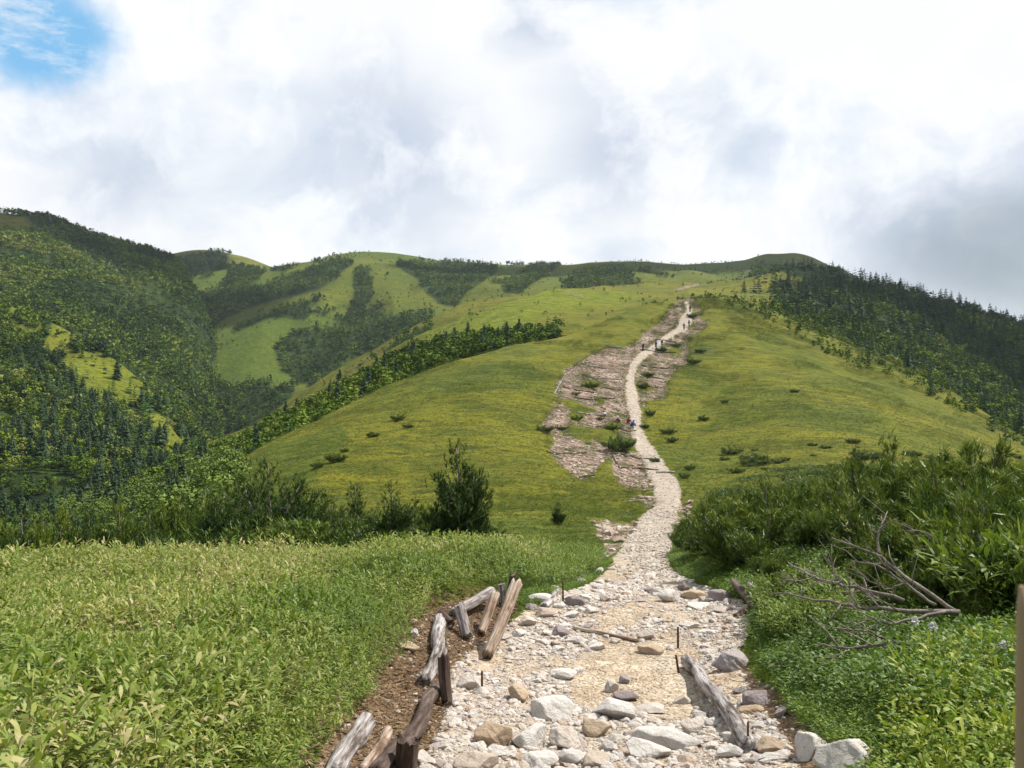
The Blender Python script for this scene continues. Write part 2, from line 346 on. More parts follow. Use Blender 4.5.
# ------------------------------------------------------------------ material helpers
def mat_new(name, rough=.9, spec=.2):
    m = bpy.data.materials.new(name); m.use_nodes = True; nt = m.node_tree
    b = nt.nodes['Principled BSDF']; b.inputs['Roughness'].default_value = rough
    b.inputs['Specular IOR Level'].default_value = spec
    return m, nt, b
class N:
    def __init__(s, nt): s.nt = nt
    def n(s, t, **kw):
        x = s.nt.nodes.new(t)
        for k_, v in kw.items(): setattr(x, k_, v)
        return x
    def l(s, a, b): s.nt.links.new(a, b)
    def pos(s):
        return s.n('ShaderNodeNewGeometry').outputs['Position']
    def noise(s, vec, scale, detail=4, rough=.55, dist=0, color=False):
        x = s.n('ShaderNodeTexNoise'); x.inputs['Scale'].default_value = scale; x.inputs['Detail'].default_value = detail
        x.inputs['Roughness'].default_value = rough; x.inputs['Distortion'].default_value = dist; s.l(vec, x.inputs['Vector'])
        return x.outputs['Color' if color else 'Fac']
    def mapv(s, vec, sc=(1, 1, 1), rot=(0, 0, 0)):
        x = s.n('ShaderNodeMapping'); x.inputs['Scale'].default_value = sc; x.inputs['Rotation'].default_value = rot; s.l(vec, x.inputs['Vector']); return x.outputs[0]
    def ramp(s, fac, stops):
        x = s.n('ShaderNodeValToRGB'); s.l(fac, x.inputs[0]); el = x.color_ramp.elements
        while len(el) < len(stops): el.new(.5)
        for q, (p, c) in zip(el, stops): q.position = p; q.color = tuple(c)+(1,) if len(c) == 3 else c
        return x.outputs['Color']
    def mix(s, fac, a, b, mode='MIX'):
        x = s.n('ShaderNodeMix', data_type='RGBA', blend_type=mode)
        for v, i in ((fac, 0), (a, 6), (b, 7)):
            if hasattr(v, 'is_output'): s.l(v, x.inputs[i])
            elif i == 0: x.inputs[0].default_value = v
            else: x.inputs[i].default_value = tuple(v)+(1,)
        return x.outputs[2]
    def m(s, op, a, b=None, c=None, clamp=False):
        x = s.n('ShaderNodeMath', operation=op, use_clamp=clamp)
        for i, v in enumerate((a, b, c)):
            if v is None: continue
            if hasattr(v, 'is_output'): s.l(v, x.inputs[i])
            else: x.inputs[i].default_value = v
        return x.outputs[0]
    def attr(s, name, out='Fac'):
        x = s.n('ShaderNodeAttribute', attribute_name=name); return x.outputs[out]
    def bump(s, h, strength, dist, bsdf, prev=None):
        x = s.n('ShaderNodeBump'); x.inputs['Strength'].default_value = strength; x.inputs['Distance'].default_value = dist
        s.l(h, x.inputs['Height'])
        if prev is not None: s.l(prev, x.inputs['Normal'])
        if bsdf is not None: s.l(x.outputs[0], bsdf.inputs['Normal'])
        return x.outputs[0]

def ground_material():
    m, nt, b = mat_new('ground_cover', .95, .1); q = N(nt); P = q.pos()
    cov = q.n('ShaderNodeSeparateColor'); q.l(q.attr('cover', 'Color'), cov.inputs[0])
    tin = q.n('ShaderNodeSeparateColor'); q.l(q.attr('tint', 'Color'), tin.inputs[0])
    near = q.attr('nearness')
    dist = q.n('ShaderNodeVectorMath', operation='LENGTH'); q.l(P, dist.inputs[0])
    # ragged borders: the baked cover is cut with noise whose grain suits each size of feature
    e1 = q.noise(P, 9, 4, .75); e2 = q.noise(P, .9, 6, .8)
    edge = q.m('SUBTRACT', q.mix(near, e2, e1), .5)
    def cut(v, k=1.5):
        z = q.m('ADD', v, q.m('MULTIPLY', edge, k)); mr = q.n('ShaderNodeMapRange', interpolation_type='SMOOTHSTEP'); q.l(z, mr.inputs[0])
        mr.inputs[1].default_value = .38; mr.inputs[2].default_value = .62; return mr.outputs[0]
    cR, cG, cB, tB = cut(cov.outputs[0], 1.9), cut(cov.outputs[1], 2.2), cut(cov.outputs[2]), cut(tin.outputs[2], 2.4)
    # meadow: streaks of sedge and heath at many sizes
    n1 = q.noise(P, .035, 5, .6); n2 = q.noise(q.mapv(P, (.5, 1.1, 1.2), (0, 0, .35)), .45, 6, .68, .6); n3 = q.noise(P, 3.1, 4, .7)
    mead = q.ramp(q.m('ADD', q.m('MULTIPLY', n1, .5), q.m('MULTIPLY', n2, .5)), [(.36, (.062, .080, .011)), (.45, (.112, .118, .013)), (.53, (.162, .162, .015)), (.62, (.205, .182, .022))])
    lush_shade_c = q.ramp(n2, [(.35, (.038, .070, .010)), (.5, (.080, .118, .014)), (.66, (.130, .158, .022))])  # lush grass, also the painted cloud shade on the far face
    c = q.mix(tin.outputs[1], mead, lush_shade_c)
    sunlit_c = q.ramp(n2, [(.35, (.085, .115, .012)), (.5, (.16, .19, .016)), (.65, (.22, .24, .022))])  # brighter grass tone that paints the sunlit patches
    c = q.mix(tin.outputs[0], c, sunlit_c)
    # tiny dark heath clumps
    clump = q.m('MULTIPLY', q.m('GREATER_THAN', q.noise(q.mapv(P, (.6, 1, 1)), .55, 5, .78), .575), .7)
    c = q.mix(clump, c, (.030, .050, .012))
    cl2 = q.ramp(q.noise(q.mapv(P, (.7, 1, 1)), .13, 8, .80, .3), [(.505, (0, 0, 0)), (.60, (1, 1, 1))])
    c = q.mix(q.m('MULTIPLY', cl2, .6), c, (.042, .070, .012))
    fine = q.ramp(n3, [(.3, (.62, .62, .62)), (.7, (1.3, 1.3, 1.25))])
    c = q.mix(.8, c, fine, 'MULTIPLY')
    fl = q.ramp(q.noise(P, .11, 6, .7), [(.35, (.014, .026, .008)), (.52, (.030, .052, .012)), (.68, (.065, .092, .018))])
    c = q.mix(cG, c, fl)
    so = q.ramp(q.noise(P, 6, 6, .7), [(.3, (.08, .048, .028)), (.5, (.17, .11, .066)), (.7, (.32, .23, .15))])
    c = q.mix(cB, c, so)
    # eroded stony ground
    vo = q.n('ShaderNodeTexVoronoi'); vo.inputs['Scale'].default_value = 2.2; q.l(P, vo.inputs['Vector'])
    vr = q.ramp(vo.outputs['Distance'], [(.0, (.54, .39, .31)), (.35, (.40, .27, .205)), (.7, (.16, .10, .07))])
    er = q.mix(q.ramp(q.noise(P, 1.2, 6, .8), [(.4, (0, 0, 0)), (.6, (1, 1, 1))]), vr, q.mix(vo.outputs['Color'], (.32, .22, .17), (.60, .50, .43)))
    er = q.mix(q.ramp(q.noise(q.mapv(P, (.4, 1, 1)), .42, 7, .8, .5), [(.47, (0, 0, 0)), (.53, (.8, .8, .8))]), er, (.14, .09, .062))
    er = q.mix(q.ramp(q.noise(P, .33, 7, .8), [(.50, (0, 0, 0)), (.57, (1, 1, 1))]), er, (.050, .075, .014))
    c = q.mix(tB, c, er)
    # sand and grit of the path
    sa = q.ramp(q.noise(P, 2.2, 6, .7), [(.3, (.38, .29, .205)), (.5, (.52, .425, .32)), (.7, (.62, .55, .45))])
    v2 = q.n('ShaderNodeTexVoronoi'); v2.inputs['Scale'].default_value = 34; q.l(P, v2.inputs['Vector'])
    peb = q.ramp(v2.outputs['Color'], [(.2, (.66, .60, .50)), (.5, (.85, .84, .82)), (.8, (1.25, 1.2, 1.15))])
    sa = q.mix(.7, sa, peb, 'MULTIPLY')
    far = q.ramp(q.noise(P, 2.3, 6, .8), [(.34, (.20, .145, .105)), (.47, (.38, .31, .245)), (.6, (.56, .495, .42))])
    sa = q.mix(near, far, sa)
    c = q.mix(cR, c, sa)
    q.l(c, b.inputs['Base Color'])
    h = q.m('ADD', q.m('MULTIPLY', n2, 1.6), q.m('MULTIPLY', n3, .35))
    h2 = q.m('ADD', q.m('MULTIPLY', v2.outputs['Distance'], -.02), q.m('MULTIPLY', q.noise(P, 14, 5, .7), .03))
    n_a = q.bump(h, .7, .8, None)
    hh = q.m('MULTIPLY', h2, near)
    q.bump(hh, .8, 1.0, b, n_a)
    return m
M_GROUND = ground_material()
def build_ground():
    V = np.stack([XX, YY, H0], -1).reshape(-1, 3)
    cov = np.stack([pathf, forf, soilf], -1).reshape(-1, 3); tn = np.stack([sunlit, lush, erof], -1).reshape(-1, 3)
    nr = sstep(28, 14, DD).ravel()
    i, j = np.meshgrid(np.arange(NT-1), np.arange(ND-1), indexing='ij')
    a = (i*ND+j).ravel(); Fq = np.stack([a, a+ND, a+ND+1, a+1], -1)
    pc = path[i, j].ravel(); ec = (erode[i, j].ravel()) & ~pc; lc = lid[i, j].ravel(); dd = DD[i, j].ravel()
    # centre fan
    sets = {'path': pc, 'eroded_ground': ec}
    rest = ~(pc | ec)
    farm = rest & np.isin(lc, (4, 5, 6, 8)) & (dd > 350)
    sets['hills'] = farm; sets['ground'] = rest & ~farm
    for nm, mk in sets.items():
        f = Fq[mk]; used, inv = np.unique(f, return_inverse=True)
        o = mesh_np(nm, V[used], inv.reshape(-1, 4), M_GROUND, True, {'cover': cov[used], 'tint': tn[used], 'nearness': nr[used]})
        tag(o, kind='structure')
    # the ground right under the viewer's feet
    ring = V.reshape(NT, ND, 3)[:, 0]; cv = np.concatenate([ring, [[0, 0, -1.62]]]); n = NT
    f = np.array([[k_, n, (k_+1) % NT] for k_ in range(NT)])
    o = mesh_np('ground', cv, f[:, ::-1], M_GROUND, True, {'cover': np.tile([1., 0, 0], (n+1, 1)), 'tint': np.zeros((n+1, 3)), 'nearness': np.ones(n+1)})
    tag(o, kind='structure')
build_ground()

# ------------------------------------------------------------------ camera, sun, sky
cam = bpy.data.cameras.new('camera'); co = bpy.data.objects.new('camera', cam); C.objects.link(co)
co.rotation_euler = (R(90), 0, 0)
cam.sensor_width = 17.3; cam.lens = F/1024*17.3; cam.shift_y = -(384-HY)/1024
cam.clip_start = .05; cam.clip_end = 20000
cam.dof.use_dof = True; cam.dof.focus_distance = 12; cam.dof.aperture_fstop = 5.6
bpy.context.scene.camera = co
sl = bpy.data.lights.new('sun', 'SUN'); so = bpy.data.objects.new('sun', sl); C.objects.link(so)
sl.energy = 5.0; sl.angle = R(.9); sl.color = (1, .955, .88)
so.rotation_euler = Vector(-SUNV).to_track_quat('-Z', 'Y').to_euler()
w = bpy.data.worlds.new('World'); bpy.context.scene.world = w; w.use_nodes = True
def build_world():
    nt = w.node_tree; q = N(nt); bg = nt.nodes['Background']; bg.inputs['Strength'].default_value = .1
    sky = q.n('ShaderNodeTexSky', sky_type='NISHITA', sun_disc=False, sun_elevation=SUN_EL, sun_rotation=SUN_AZ)
    tc = q.n('ShaderNodeTexCoord'); G = tc.outputs['Generated']
    nw = q.noise(G, 3.2, 7, .58, .4, True)
    def vm(op, a, b, out=0):
        x = q.n('ShaderNodeVectorMath', operation=op)
        for i, v in enumerate((a, b)):
            if hasattr(v, 'is_output'): q.l(v, x.inputs[i])
            else: x.inputs[i].default_value = v
        return x.outputs[out]
    def warp(amt):
        d = vm('SUBTRACT', nw, (.5, .5, .5)); x = q.n('ShaderNodeVectorMath', operation='SCALE'); q.l(d, x.inputs[0]); x.inputs['Scale'].default_value = amt
        return vm('ADD', G, x.outputs[0])
    Wp = warp(.22)
    def blob(px, py, r0, r1, src=Wp, st=(1, 1, 1)):
        d = Vector(((px-CX)/F, 1, (HY-py)/F)).normalized()
        v = vm('SUBTRACT', src, tuple(d)); v = vm('MULTIPLY', v, st)
        L = q.n('ShaderNodeVectorMath', operation='LENGTH'); q.l(v, L.inputs[0])
        mr = q.n('ShaderNodeMapRange', interpolation_type='SMOOTHSTEP'); q.l(L.outputs['Value'], mr.inputs[0])
        mr.inputs[1].default_value = r1; mr.inputs[2].default_value = r0; return mr.outputs[0]
    # cloud body: bright, with soft grey undersides
    big = q.noise(q.mapv(G, (1, 1, 1.7)), 3.4, 8, .52, .35)
    col = q.ramp(big, [(.34, (5.4, 6.05, 7.1)), (.42, (6.7, 7.15, 7.75)), (.50, (7.9, 8.05, 8.3))])
    grey = None
    for args in ((385, 145, .0, .16), (625, 140, .0, .17), (545, 12, .0, .10), (110, 185, .0, .10), (960, 240, .0, .20), (1080, 250, .0, .22)):
        bl = blob(*args, st=(1, 1, 1.25)); grey = bl if grey is None else q.m('MAXIMUM', grey, bl)
    grey = q.m('MULTIPLY', grey, .85)
    col = q.mix(grey, col, (4.3, 5.0, 6.2))
    wisp = q.ramp(q.noise(Wp, 7, 6, .6), [(.47, (0, 0, 0)), (.62, (1, 1, 1))])
    col = q.mix(q.m('MULTIPLY', wisp, .55), col, (9.3, 9.3, 9.35))
    # one gap of blue, high at the edge of the view
    hole = blob(48, 14, .035, .088, st=(1, 1, 1.15))
    thin = q.ramp(q.noise(q.mapv(G, (1, 1, 3)), 16, 6, .7), [(.45, (1, 1, 1)), (.68, (.3, .3, .3))])
    hole = q.m('MULTIPLY', hole, thin)
    blue = q.mix(.75, sky.outputs[0], (1.9, 4.9, 8.0))
    col = q.mix(hole, col, blue)
    # unseen sky overhead and behind the viewer is darkened to cut ambient light
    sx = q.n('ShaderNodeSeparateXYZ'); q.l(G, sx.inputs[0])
    sky_dim = q.m('MAXIMUM', q.m('MULTIPLY_ADD', sx.outputs['Z'], 2.2, -1.05, clamp=True), q.m('MULTIPLY_ADD', sx.outputs['Y'], -1.6, .35, clamp=True))
    col = q.mix(q.m('MULTIPLY', sky_dim, .8), col, (2.6, 3.0, 3.6))
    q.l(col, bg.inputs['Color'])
build_world()
S = bpy.context.scene
S.view_settings.view_transform = 'Standard'; S.view_settings.look = 'None'; S.view_settings.exposure = 0; S.view_settings.gamma = 1
S.cycles.max_bounces = 5; S.cycles.diffuse_bounces = 2; S.cycles.glossy_bounces = 2; S.cycles.transmission_bounces = 3; S.cycles.transparent_max_bounces = 6
S.cycles.volume_bounces = 2; S.view_settings.exposure = .32; S.cycles.use_adaptive_sampling = True

# ------------------------------------------------------------------ air: haze, the fog bank on the ridge, and the clouds overhead that shade the far slopes
def build_air():
    m = bpy.data.materials.new('haze'); m.use_nodes = True; nt = m.node_tree; nt.nodes.remove(nt.nodes['Principled BSDF'])
    pv = nt.nodes.new('ShaderNodeVolumePrincipled'); pv.inputs['Density'].default_value = .00006; pv.inputs['Color'].default_value = (.78, .88, 1, 1); pv.inputs['Anisotropy'].default_value = .2
    nt.links.new(pv.outputs[0], nt.nodes['Material Output'].inputs['Volume'])
    zlo, zhi = float(H0.min())-1, float(H0[(DD < 2500)].max())+25
    X0, X1, Y0, Y1 = -1e4, 1e4, -1e4, 1e4
    lo, hi = np.array([XX.min()-50, YY.min()-50, zlo]), np.array([XX.max()+50, YY.max()+50, zhi])
    V = [(a, b, c) for a in (lo[0], hi[0]) for b in (lo[1], hi[1]) for c in (lo[2], hi[2])]
    Fc = [(0, 1, 3, 2), (4, 6, 7, 5), (0, 4, 5, 1), (2, 3, 7, 6), (0, 2, 6, 4), (1, 5, 7, 3)]
    o = mesh_np('haze', V, Fc, m); tag(o, 'thin bluish haze over the far slopes', 'haze', None, 'stuff')
    print('haze', lo, hi)
def lump(n_sub, sc, seed, rough=.35):
    import bmesh
    bm = bmesh.new(); bmesh.ops.create_icosphere(bm, subdivisions=n_sub, radius=1)
    V = np.array([v.co[:] for v in bm.verts]); Fc = np.array([[v.index for v in f.verts] for f in bm.faces]); bm.free()
    r = 1+rough*fbm(V[:, 0]*1.9+V[:, 2]+seed, V[:, 1]*1.9-V[:, 2]+seed, seed, 4)
    return V*r[:, None]*sc, Fc
def build_mist():
    m = bpy.data.materials.new('mist'); m.use_nodes = True; nt = m.node_tree; nt.nodes.remove(nt.nodes['Principled BSDF']); q = N(nt)
    pv = nt.nodes.new('ShaderNodeVolumePrincipled'); pv.inputs['Color'].default_value = (.84, .92, 1, 1); pv.inputs['Anisotropy'].default_value = .0
    tc = q.n('ShaderNodeTexCoord').outputs['Object']; ln = q.n('ShaderNodeVectorMath', operation='LENGTH'); q.l(q.mapv(tc, (1/230, 1/190, 1/75)), ln.inputs[0])
    w_ = q.m('ADD', ln.outputs['Value'], q.m('MULTIPLY', q.m('SUBTRACT', q.noise(tc, .012, 4, .6), .5), .9))
    mr = q.n('ShaderNodeMapRange', interpolation_type='SMOOTHSTEP'); q.l(w_, mr.inputs[0]); mr.inputs[1].default_value = 1.0; mr.inputs[2].default_value = .2; mr.inputs[4].default_value = .008
    q.l(mr.outputs[0], pv.inputs['Density']); nt.links.new(pv.outputs[0], nt.nodes['Material Output'].inputs['Volume'])
    V, Fc = lump(4, np.array([275, 230, 95]), 3, .0)
    o = mesh_np('mist', V, Fc, m, True); o.location = (480, 690, 66); o.rotation_euler = (0, R(9), 0); tag(o, 'fog bank rolling over the wooded ridge at the far end of its crest', 'mist', None, 'stuff')
def build_clouds():
    m, nt, b = mat_new('cloud', 1, 0); b.inputs['Base Color'].default_value = (.9, .9, .92, 1)
    for i, (gx, gy, gz, sx, sy, T) in enumerate(CLOUDS):
        V, Fc = lump(4, np.array([sx, sy, min(sx, sy)*.35]), 10+i, .55)
        o = mesh_np('cloud', V, Fc, m, True); c_ = np.array([gx, gy, gz])+SUNV*T/SUNV[2]; o.location = c_; tag(o, kind='structure')
CLOUDS = [(-500, 960, 90, 280, 130, 1500), (330, 560, 20, 130, 210, 1450), (220, 1180, 120, 360, 110, 1550), (-900, 1500, 150, 500, 200, 1600)]
build_air(); build_mist(); build_clouds()
# ------------------------------------------------------------------ plant materials
def leaf_material(name, stops, rough=.55, transl=.25, spec=.3, obj_rand=False, tstops=None):
    """colour runs over the per-leaf attribute 'rnd'; 'tint' shifts between foliage (0) and wood (1)"""
    m, nt, b = mat_new(name, rough, spec); q = N(nt)
    r = q.attr('rnd')
    if obj_rand:
        oi = q.n('ShaderNodeObjectInfo'); r = q.m('ADD', q.m('MULTIPLY', r, .55), q.m('MULTIPLY', oi.outputs['Random'], .45))
    c = q.ramp(r, stops)
    c = q.mix(q.attr('tint'), c, tstops or (.16, .12, .09))
    q.l(c, b.inputs['Base Color'])
    if transl:
        tr = q.n('ShaderNodeBsdfTranslucent'); mx_ = q.n('ShaderNodeMixShader'); mx_.inputs[0].default_value = transl
        q.l(q.mix(1, c, (1.15, 1.2, .6), 'MULTIPLY'), tr.inputs[0])
        q.l(b.outputs[0], mx_.inputs[1]); q.l(tr.outputs[0], mx_.inputs[2]); q.l(mx_.outputs[0], nt.nodes['Material Output'].inputs['Surface'])
    return m
M_FIR = leaf_material('fir_needles', [(0, (.014, .036, .014)), (.5, (.028, .062, .020)), (1, (.058, .100, .024))], .7, 0, .2, True)
M_BIRCH = leaf_material('birch_leaves', [(0, (.048, .084, .012)), (.5, (.105, .165, .018)), (1, (.19, .25, .034))], .6, 0, .2, True, (.30, .27, .24))
M_FAR_FIR = leaf_material('distant_fir_needles', [(0, (.013, .034, .014)), (.55, (.030, .066, .020)), (1, (.060, .108, .026))], .8, 0, .1)
M_FAR_BIRCH = leaf_material('distant_birch_leaves', [(0, (.034, .066, .010)), (.45, (.085, .145, .014)), (.8, (.165, .225, .022)), (1, (.28, .29, .09))], .8, 0, .1)
M_PINE = leaf_material('dwarf_pine_needles', [(0, (.024, .050, .010)), (.38, (.070, .120, .016)), (.7, (.145, .205, .024)), (1, (.29, .31, .055))], .5, .12, .3, False, (.17, .14, .12))
M_PINED = leaf_material('pine_needles', [(0, (.016, .036, .009)), (.45, (.042, .084, .014)), (.8, (.088, .142, .020)), (1, (.16, .20, .038))], .55, .08, .2, False, (.17, .14, .12))
M_SASA = leaf_material('bamboo_leaves', [(0, (.070, .125, .016)), (.25, (.135, .205, .026)), (.5, (.225, .290, .050)), (.68, (.33, .35, .10)), (.80, (.50, .43, .21)), (1, (.62, .52, .33))], .5, .3, .3)
M_HERB = leaf_material('herb_leaves', [(0, (.045, .095, .012)), (.45, (.100, .175, .018)), (.8, (.18, .27, .028)), (1, (.32, .36, .05))], .5, .3, .3)
M_HEATH = leaf_material('heath_leaves', [(0, (.035, .060, .010)), (.5, (.065, .095, .014)), (1, (.115, .135, .022))], .8, .1, .05)
M_TUFT = leaf_material('grass_blades', [(0, (.055, .085, .012)), (.5, (.105, .125, .016)), (1, (.19, .18, .035))], .7, .15, .2)
M_TWIG, nt_, b_ = mat_new('grey_bark', .85, .2)
q_ = N(nt_); q_.l(q_.ramp(q_.noise(q_.pos(), 30, 5, .7), [(.3, (.11, .085, .07)), (.55, (.24, .20, .175)), (.75, (.40, .36, .33))]), b_.inputs['Base Color'])
M_PALEBARK, nt_, b_ = mat_new('pale_birch_bark', .8, .2)
q_ = N(nt_); q_.l(q_.ramp(q_.noise(q_.pos(), 8, 4, .7), [(.35, (.16, .13, .11)), (.55, (.42, .39, .35))]), b_.inputs['Base Color'])

# ------------------------------------------------------------------ plant templates: (V, tris, tint)
def tube_tpl(pts, rad, k=5):
    pts = np.array(pts, float); n = len(pts); rad = np.broadcast_to(rad, n); V = []; Fc = []
    tan = np.gradient(pts, axis=0); tan /= np.linalg.norm(tan, axis=1)[:, None]+1e-9
    ref = np.array([0, 0, 1.]) if abs(tan[0][2]) < .9 else np.array([1., 0, 0])
    for i in range(n):
        a = np.cross(tan[i], ref); a /= np.linalg.norm(a)+1e-9; b = np.cross(tan[i], a)
        for j in range(k):
            t = 2*math.pi*j/k; V.append(pts[i]+(a*math.cos(t)+b*math.sin(t))*rad[i])
    for i in range(n-1):
        for j in range(k):
            p, q2 = i*k+j, i*k+(j+1) % k; Fc += [[p, q2, q2+k], [p, q2+k, p+k]]
    V.append(pts[0]); V.append(pts[-1]); a, b = n*k, n*k+1
    for j in range(k): Fc += [[a, (j+1) % k, j], [b, (n-1)*k+j, (n-1)*k+(j+1) % k]]
    return np.array(V), np.array(Fc)
def cat(parts):
    V, Fc, T = [], [], []; o = 0
    for v, f, t in parts:
        V.append(v); Fc.append(np.asarray(f)+o); T.append(np.broadcast_to(t, len(v)).astype(float)); o += len(v)
    return np.concatenate(V), np.concatenate(Fc), np.concatenate(T)
def fir_tpl(rg, tiers, nb, lean=.0, ragged=.35):
    V = []; Fc = []
    for t in range(tiers):
        h = .10+.86*(t/(tiers-1))**.92; r = .21*(1-h)**.75+.016
        ph = rg.random()*6.28
        for b in range(nb if t < tiers-1 else 3):
            if rg.random() < .12: continue
            a = ph+6.283*b/nb+rg.normal(0, .18); rr = r*(1+rg.normal(0, ragged)); rr = max(rr, .02)
            w_ = rr*rg.uniform(.30, .46); dz = rg.normal(0, .012)
            d = np.array([math.cos(a), math.sin(a), 0]); s = np.array([-math.sin(a), math.cos(a), 0])
            root = np.array([0, 0, h+.03+dz]); mid = d*rr*.62+[0, 0, h+dz-.005]; tip = d*rr+[0, 0, h-.25*rr+dz+.02*rg.random()]
            i0 = len(V); V += [root, mid+s*w_-[0, 0, .02], tip, mid-s*w_-[0, 0, .02], mid+[0, 0, .03]]
            Fc += [[i0, i0+1, i0+4], [i0+1, i0+2, i0+4], [i0+2, i0+3, i0+4], [i0+3, i0, i0+4]]
    V = np.array(V); V[:, 0] += lean*V[:, 2]
    return V, np.array(Fc), np.zeros(len(V))
def blob_tpl(rg, n, size, lobes, flat=.85, low=.25):
    """crown of leaf-spray triangles through several lobes, height 1"""
    L = []
    for i in range(lobes):
        a = rg.random()*6.28; r = rg.uniform(0, .26); z = rg.uniform(low+.12, .80)
        L.append((math.cos(a)*r, math.sin(a)*r, z, rg.uniform(.15, .26)))
    V = []; Fc = []
    for i in range(n):
        lx, ly, lz, lr = L[rg.integers(lobes)]; d = rg.normal(size=3); d /= np.linalg.norm(d); d[2] = abs(d[2]) if rg.random() < .7 else d[2]
        p = np.array([lx, ly, lz])+d*lr*rg.uniform(.65, 1.08)*[1, 1, flat]
        nn = d+rg.normal(size=3)*.55; nn /= np.linalg.norm(nn); a = np.cross(nn, rg.normal(size=3)); a /= np.linalg.norm(a); b = np.cross(nn, a)
        s = size*rg.uniform(.6, 1.4); i0 = len(V)
        V += [p+a*s, p-a*s*.5+b*s*.85, p-a*s*.5-b*s*.85]; Fc.append([i0, i0+1, i0+2])
    V = np.array(V); return V, np.array(Fc), np.zeros(len(V))
def add_rnd(V, Fc, rg, per=3):
    k = len(V)//per+1; return np.repeat(rg.random(k), per)[:len(V)]
rgt = np.random.default_rng(5)
FIRFAR = [fir_tpl(rgt, 5, 5) for _ in range(5)]
FIRMID = [fir_tpl(rgt, 9, 6, rgt.normal(0, .02)) for _ in range(5)]
FIRNEAR = [fir_tpl(rgt, 15, 9, rgt.normal(0, .02), .3) for _ in range(5)]
BIRFAR = [blob_tpl(rgt, 38, .12, 5, low=.1) for _ in range(6)]
BIRMID = [blob_tpl(rgt, 170, .062, 8, low=.04) for _ in range(6)]
BIRNEAR = [blob_tpl(rgt, 700, .032, 11, low=.04) for _ in range(6)]

# ------------------------------------------------------------------ where trees stand
DTH = np.abs(np.gradient(TH)); DDp = np.gradient(D)
AREA = (DD/np.cos(np.clip(TT, -TH55, TH55))**2*DTH[:, None])*DDp[None]*front
INV = (PP > -45) & (PP < 1070) & (seen < 7)
def scatter(mask, dens, seed):
    rg = np.random.default_rng(seed)
    wgt = (AREA*dens*(mask & INV)).ravel(); cs = np.cumsum(wgt); n = int(rg.poisson(cs[-1]))
    id_ = np.searchsorted(cs, rg.random(n)*cs[-1]); i, j = np.unravel_index(np.clip(id_, 0, wgt.size-1), AREA.shape)
    i = np.clip(i, 0, NT-2); j = np.clip(j, 0, ND-2); fu, fv = rg.random(n), rg.random(n)
    t = TH[i]+(TH[i+1]-TH[i])*fu; d = D[j]+(D[j+1]-D[j])*fv
    x = d*np.tan(t); return np.stack([x, d, terr_bilin(H0, x, d)], 1)
def clump(x, y, L, seed): return fbm(x/L, y/L, seed, 3)
trees = {'fir': [], 'birch': []}     # rows: x y z height
def plant(kind, mask, dens, h0, h1, seed, cl=None, L=40, th=0.):
    m = mask.astype(float)
    if cl is not None: m = m*sstep(th-.12, th+.12, cl*fbm(XX/L, YY/L, seed+100, 3))
    P = scatter(mask, dens*m, seed); rg = np.random.default_rng(seed+1)
    h = h0+(h1-h0)*rg.beta(2, 2.5, len(P)); trees[kind].append(np.concatenate([P, h[:, None]], 1))
Eall = (lid == 5) & forest; G_ = (lid == 7) & forest; B_ = (lid == 1); Hh = lid == 8; Ii = lid == 9; Ff = (lid == 6) & forest
plant('birch', Eall, .012, 4, 8, 51); plant('birch', Eall, .040, 5, 10, 1, -1, 70, -.08)
plant('fir', Eall, .034, 6, 11, 2, 1, 70, -.12)
plant('birch', Eall, .004, 5, 9, 22)
plant('birch', Ff, .006, 6, 12, 3); plant('fir', Ff, .006, 7, 13, 4)
gop = inpoly(PP, PY, P_GOPEN)
gd = np.where(gop, .45, 1.3)
plant('birch', G_, .035*gd, 3, 6, 50)
plant('birch', G_, .060*gd, 3.5, 7.5, 5, -1, 35, -.15)
plant('fir', G_, .055*gd, 5, 11, 6, 1, 35, -.05)
plant('birch', (DD > 130) & (DD < 420) & (PP < 210) & np.isin(lid, (0, 1, 5)), .05, 3.5, 7, 48)
plant('fir', (lid == 7), .003, 4, 9, 66); plant('birch', (lid == 7) & ~forest, .03, .8, 2.6, 67, 1, 14, .05)
plant('birch', B_ & (PP < 260), .10, 3.5, 6.5, 7); plant('fir', B_ & (PP < 300), .012, 5, 10, 8)
plant('birch', B_ & (PP >= 260) & (PP < 560), .11, 3.5, 6.0, 9); plant('fir', B_ & (PP >= 300) & (PP < 560), .009, 4, 9, 10)
plant('birch', A & (PP < 235) & (DD > 40) & (DD < 130), .11, 2.5, 5, 11); plant('fir', A & (PP < 200) & (DD > 45), .010, 4, 8, 12)
Df = (lid == 4) & forest
plant('fir', Df, .028, 5, 10, 13, 1, 60, -.2); plant('birch', Df, .022, 4, 8, 14)
plant('birch', (lid == 4) & ~forest & (PP < 760), .006, 1.5, 4.5, 15, 1, 45, .08); plant('birch', np.isin(lid, (2, 3)) & ~forest, .008, 1, 2.8, 52, 1, 22, .12)
plant('birch', np.isin(lid, (2, 3)) & forest, .04, 3, 7, 16); plant('fir', np.isin(lid, (2, 3)) & forest, .01, 5, 9, 17)
Hd = sstep(740, 850, PP+wob*60)
plant('fir', Hh, .034*Hd, 3, 14, 18); plant('birch', Hh, .022*Hd, 5, 9, 19, 1, 40, 0); plant('birch', Hh & (PP < 800), .012, 1.5, 3, 44, 1, 25, .1)
R_ = np.isin(lid, (2, 3, 4)) & (PP > 775) & forest
plant('fir', R_, .020, 4, 8, 40); plant('birch', R_, .020, 3, 6, 41)
bk = A & (PP > 800) & (DD > 190) & (seen > .3)
plant('fir', bk, .026, 4, 8.5, 42); plant('birch', bk, .05, 3, 5.5, 43)
I_ = sstep(700, 850, PP)
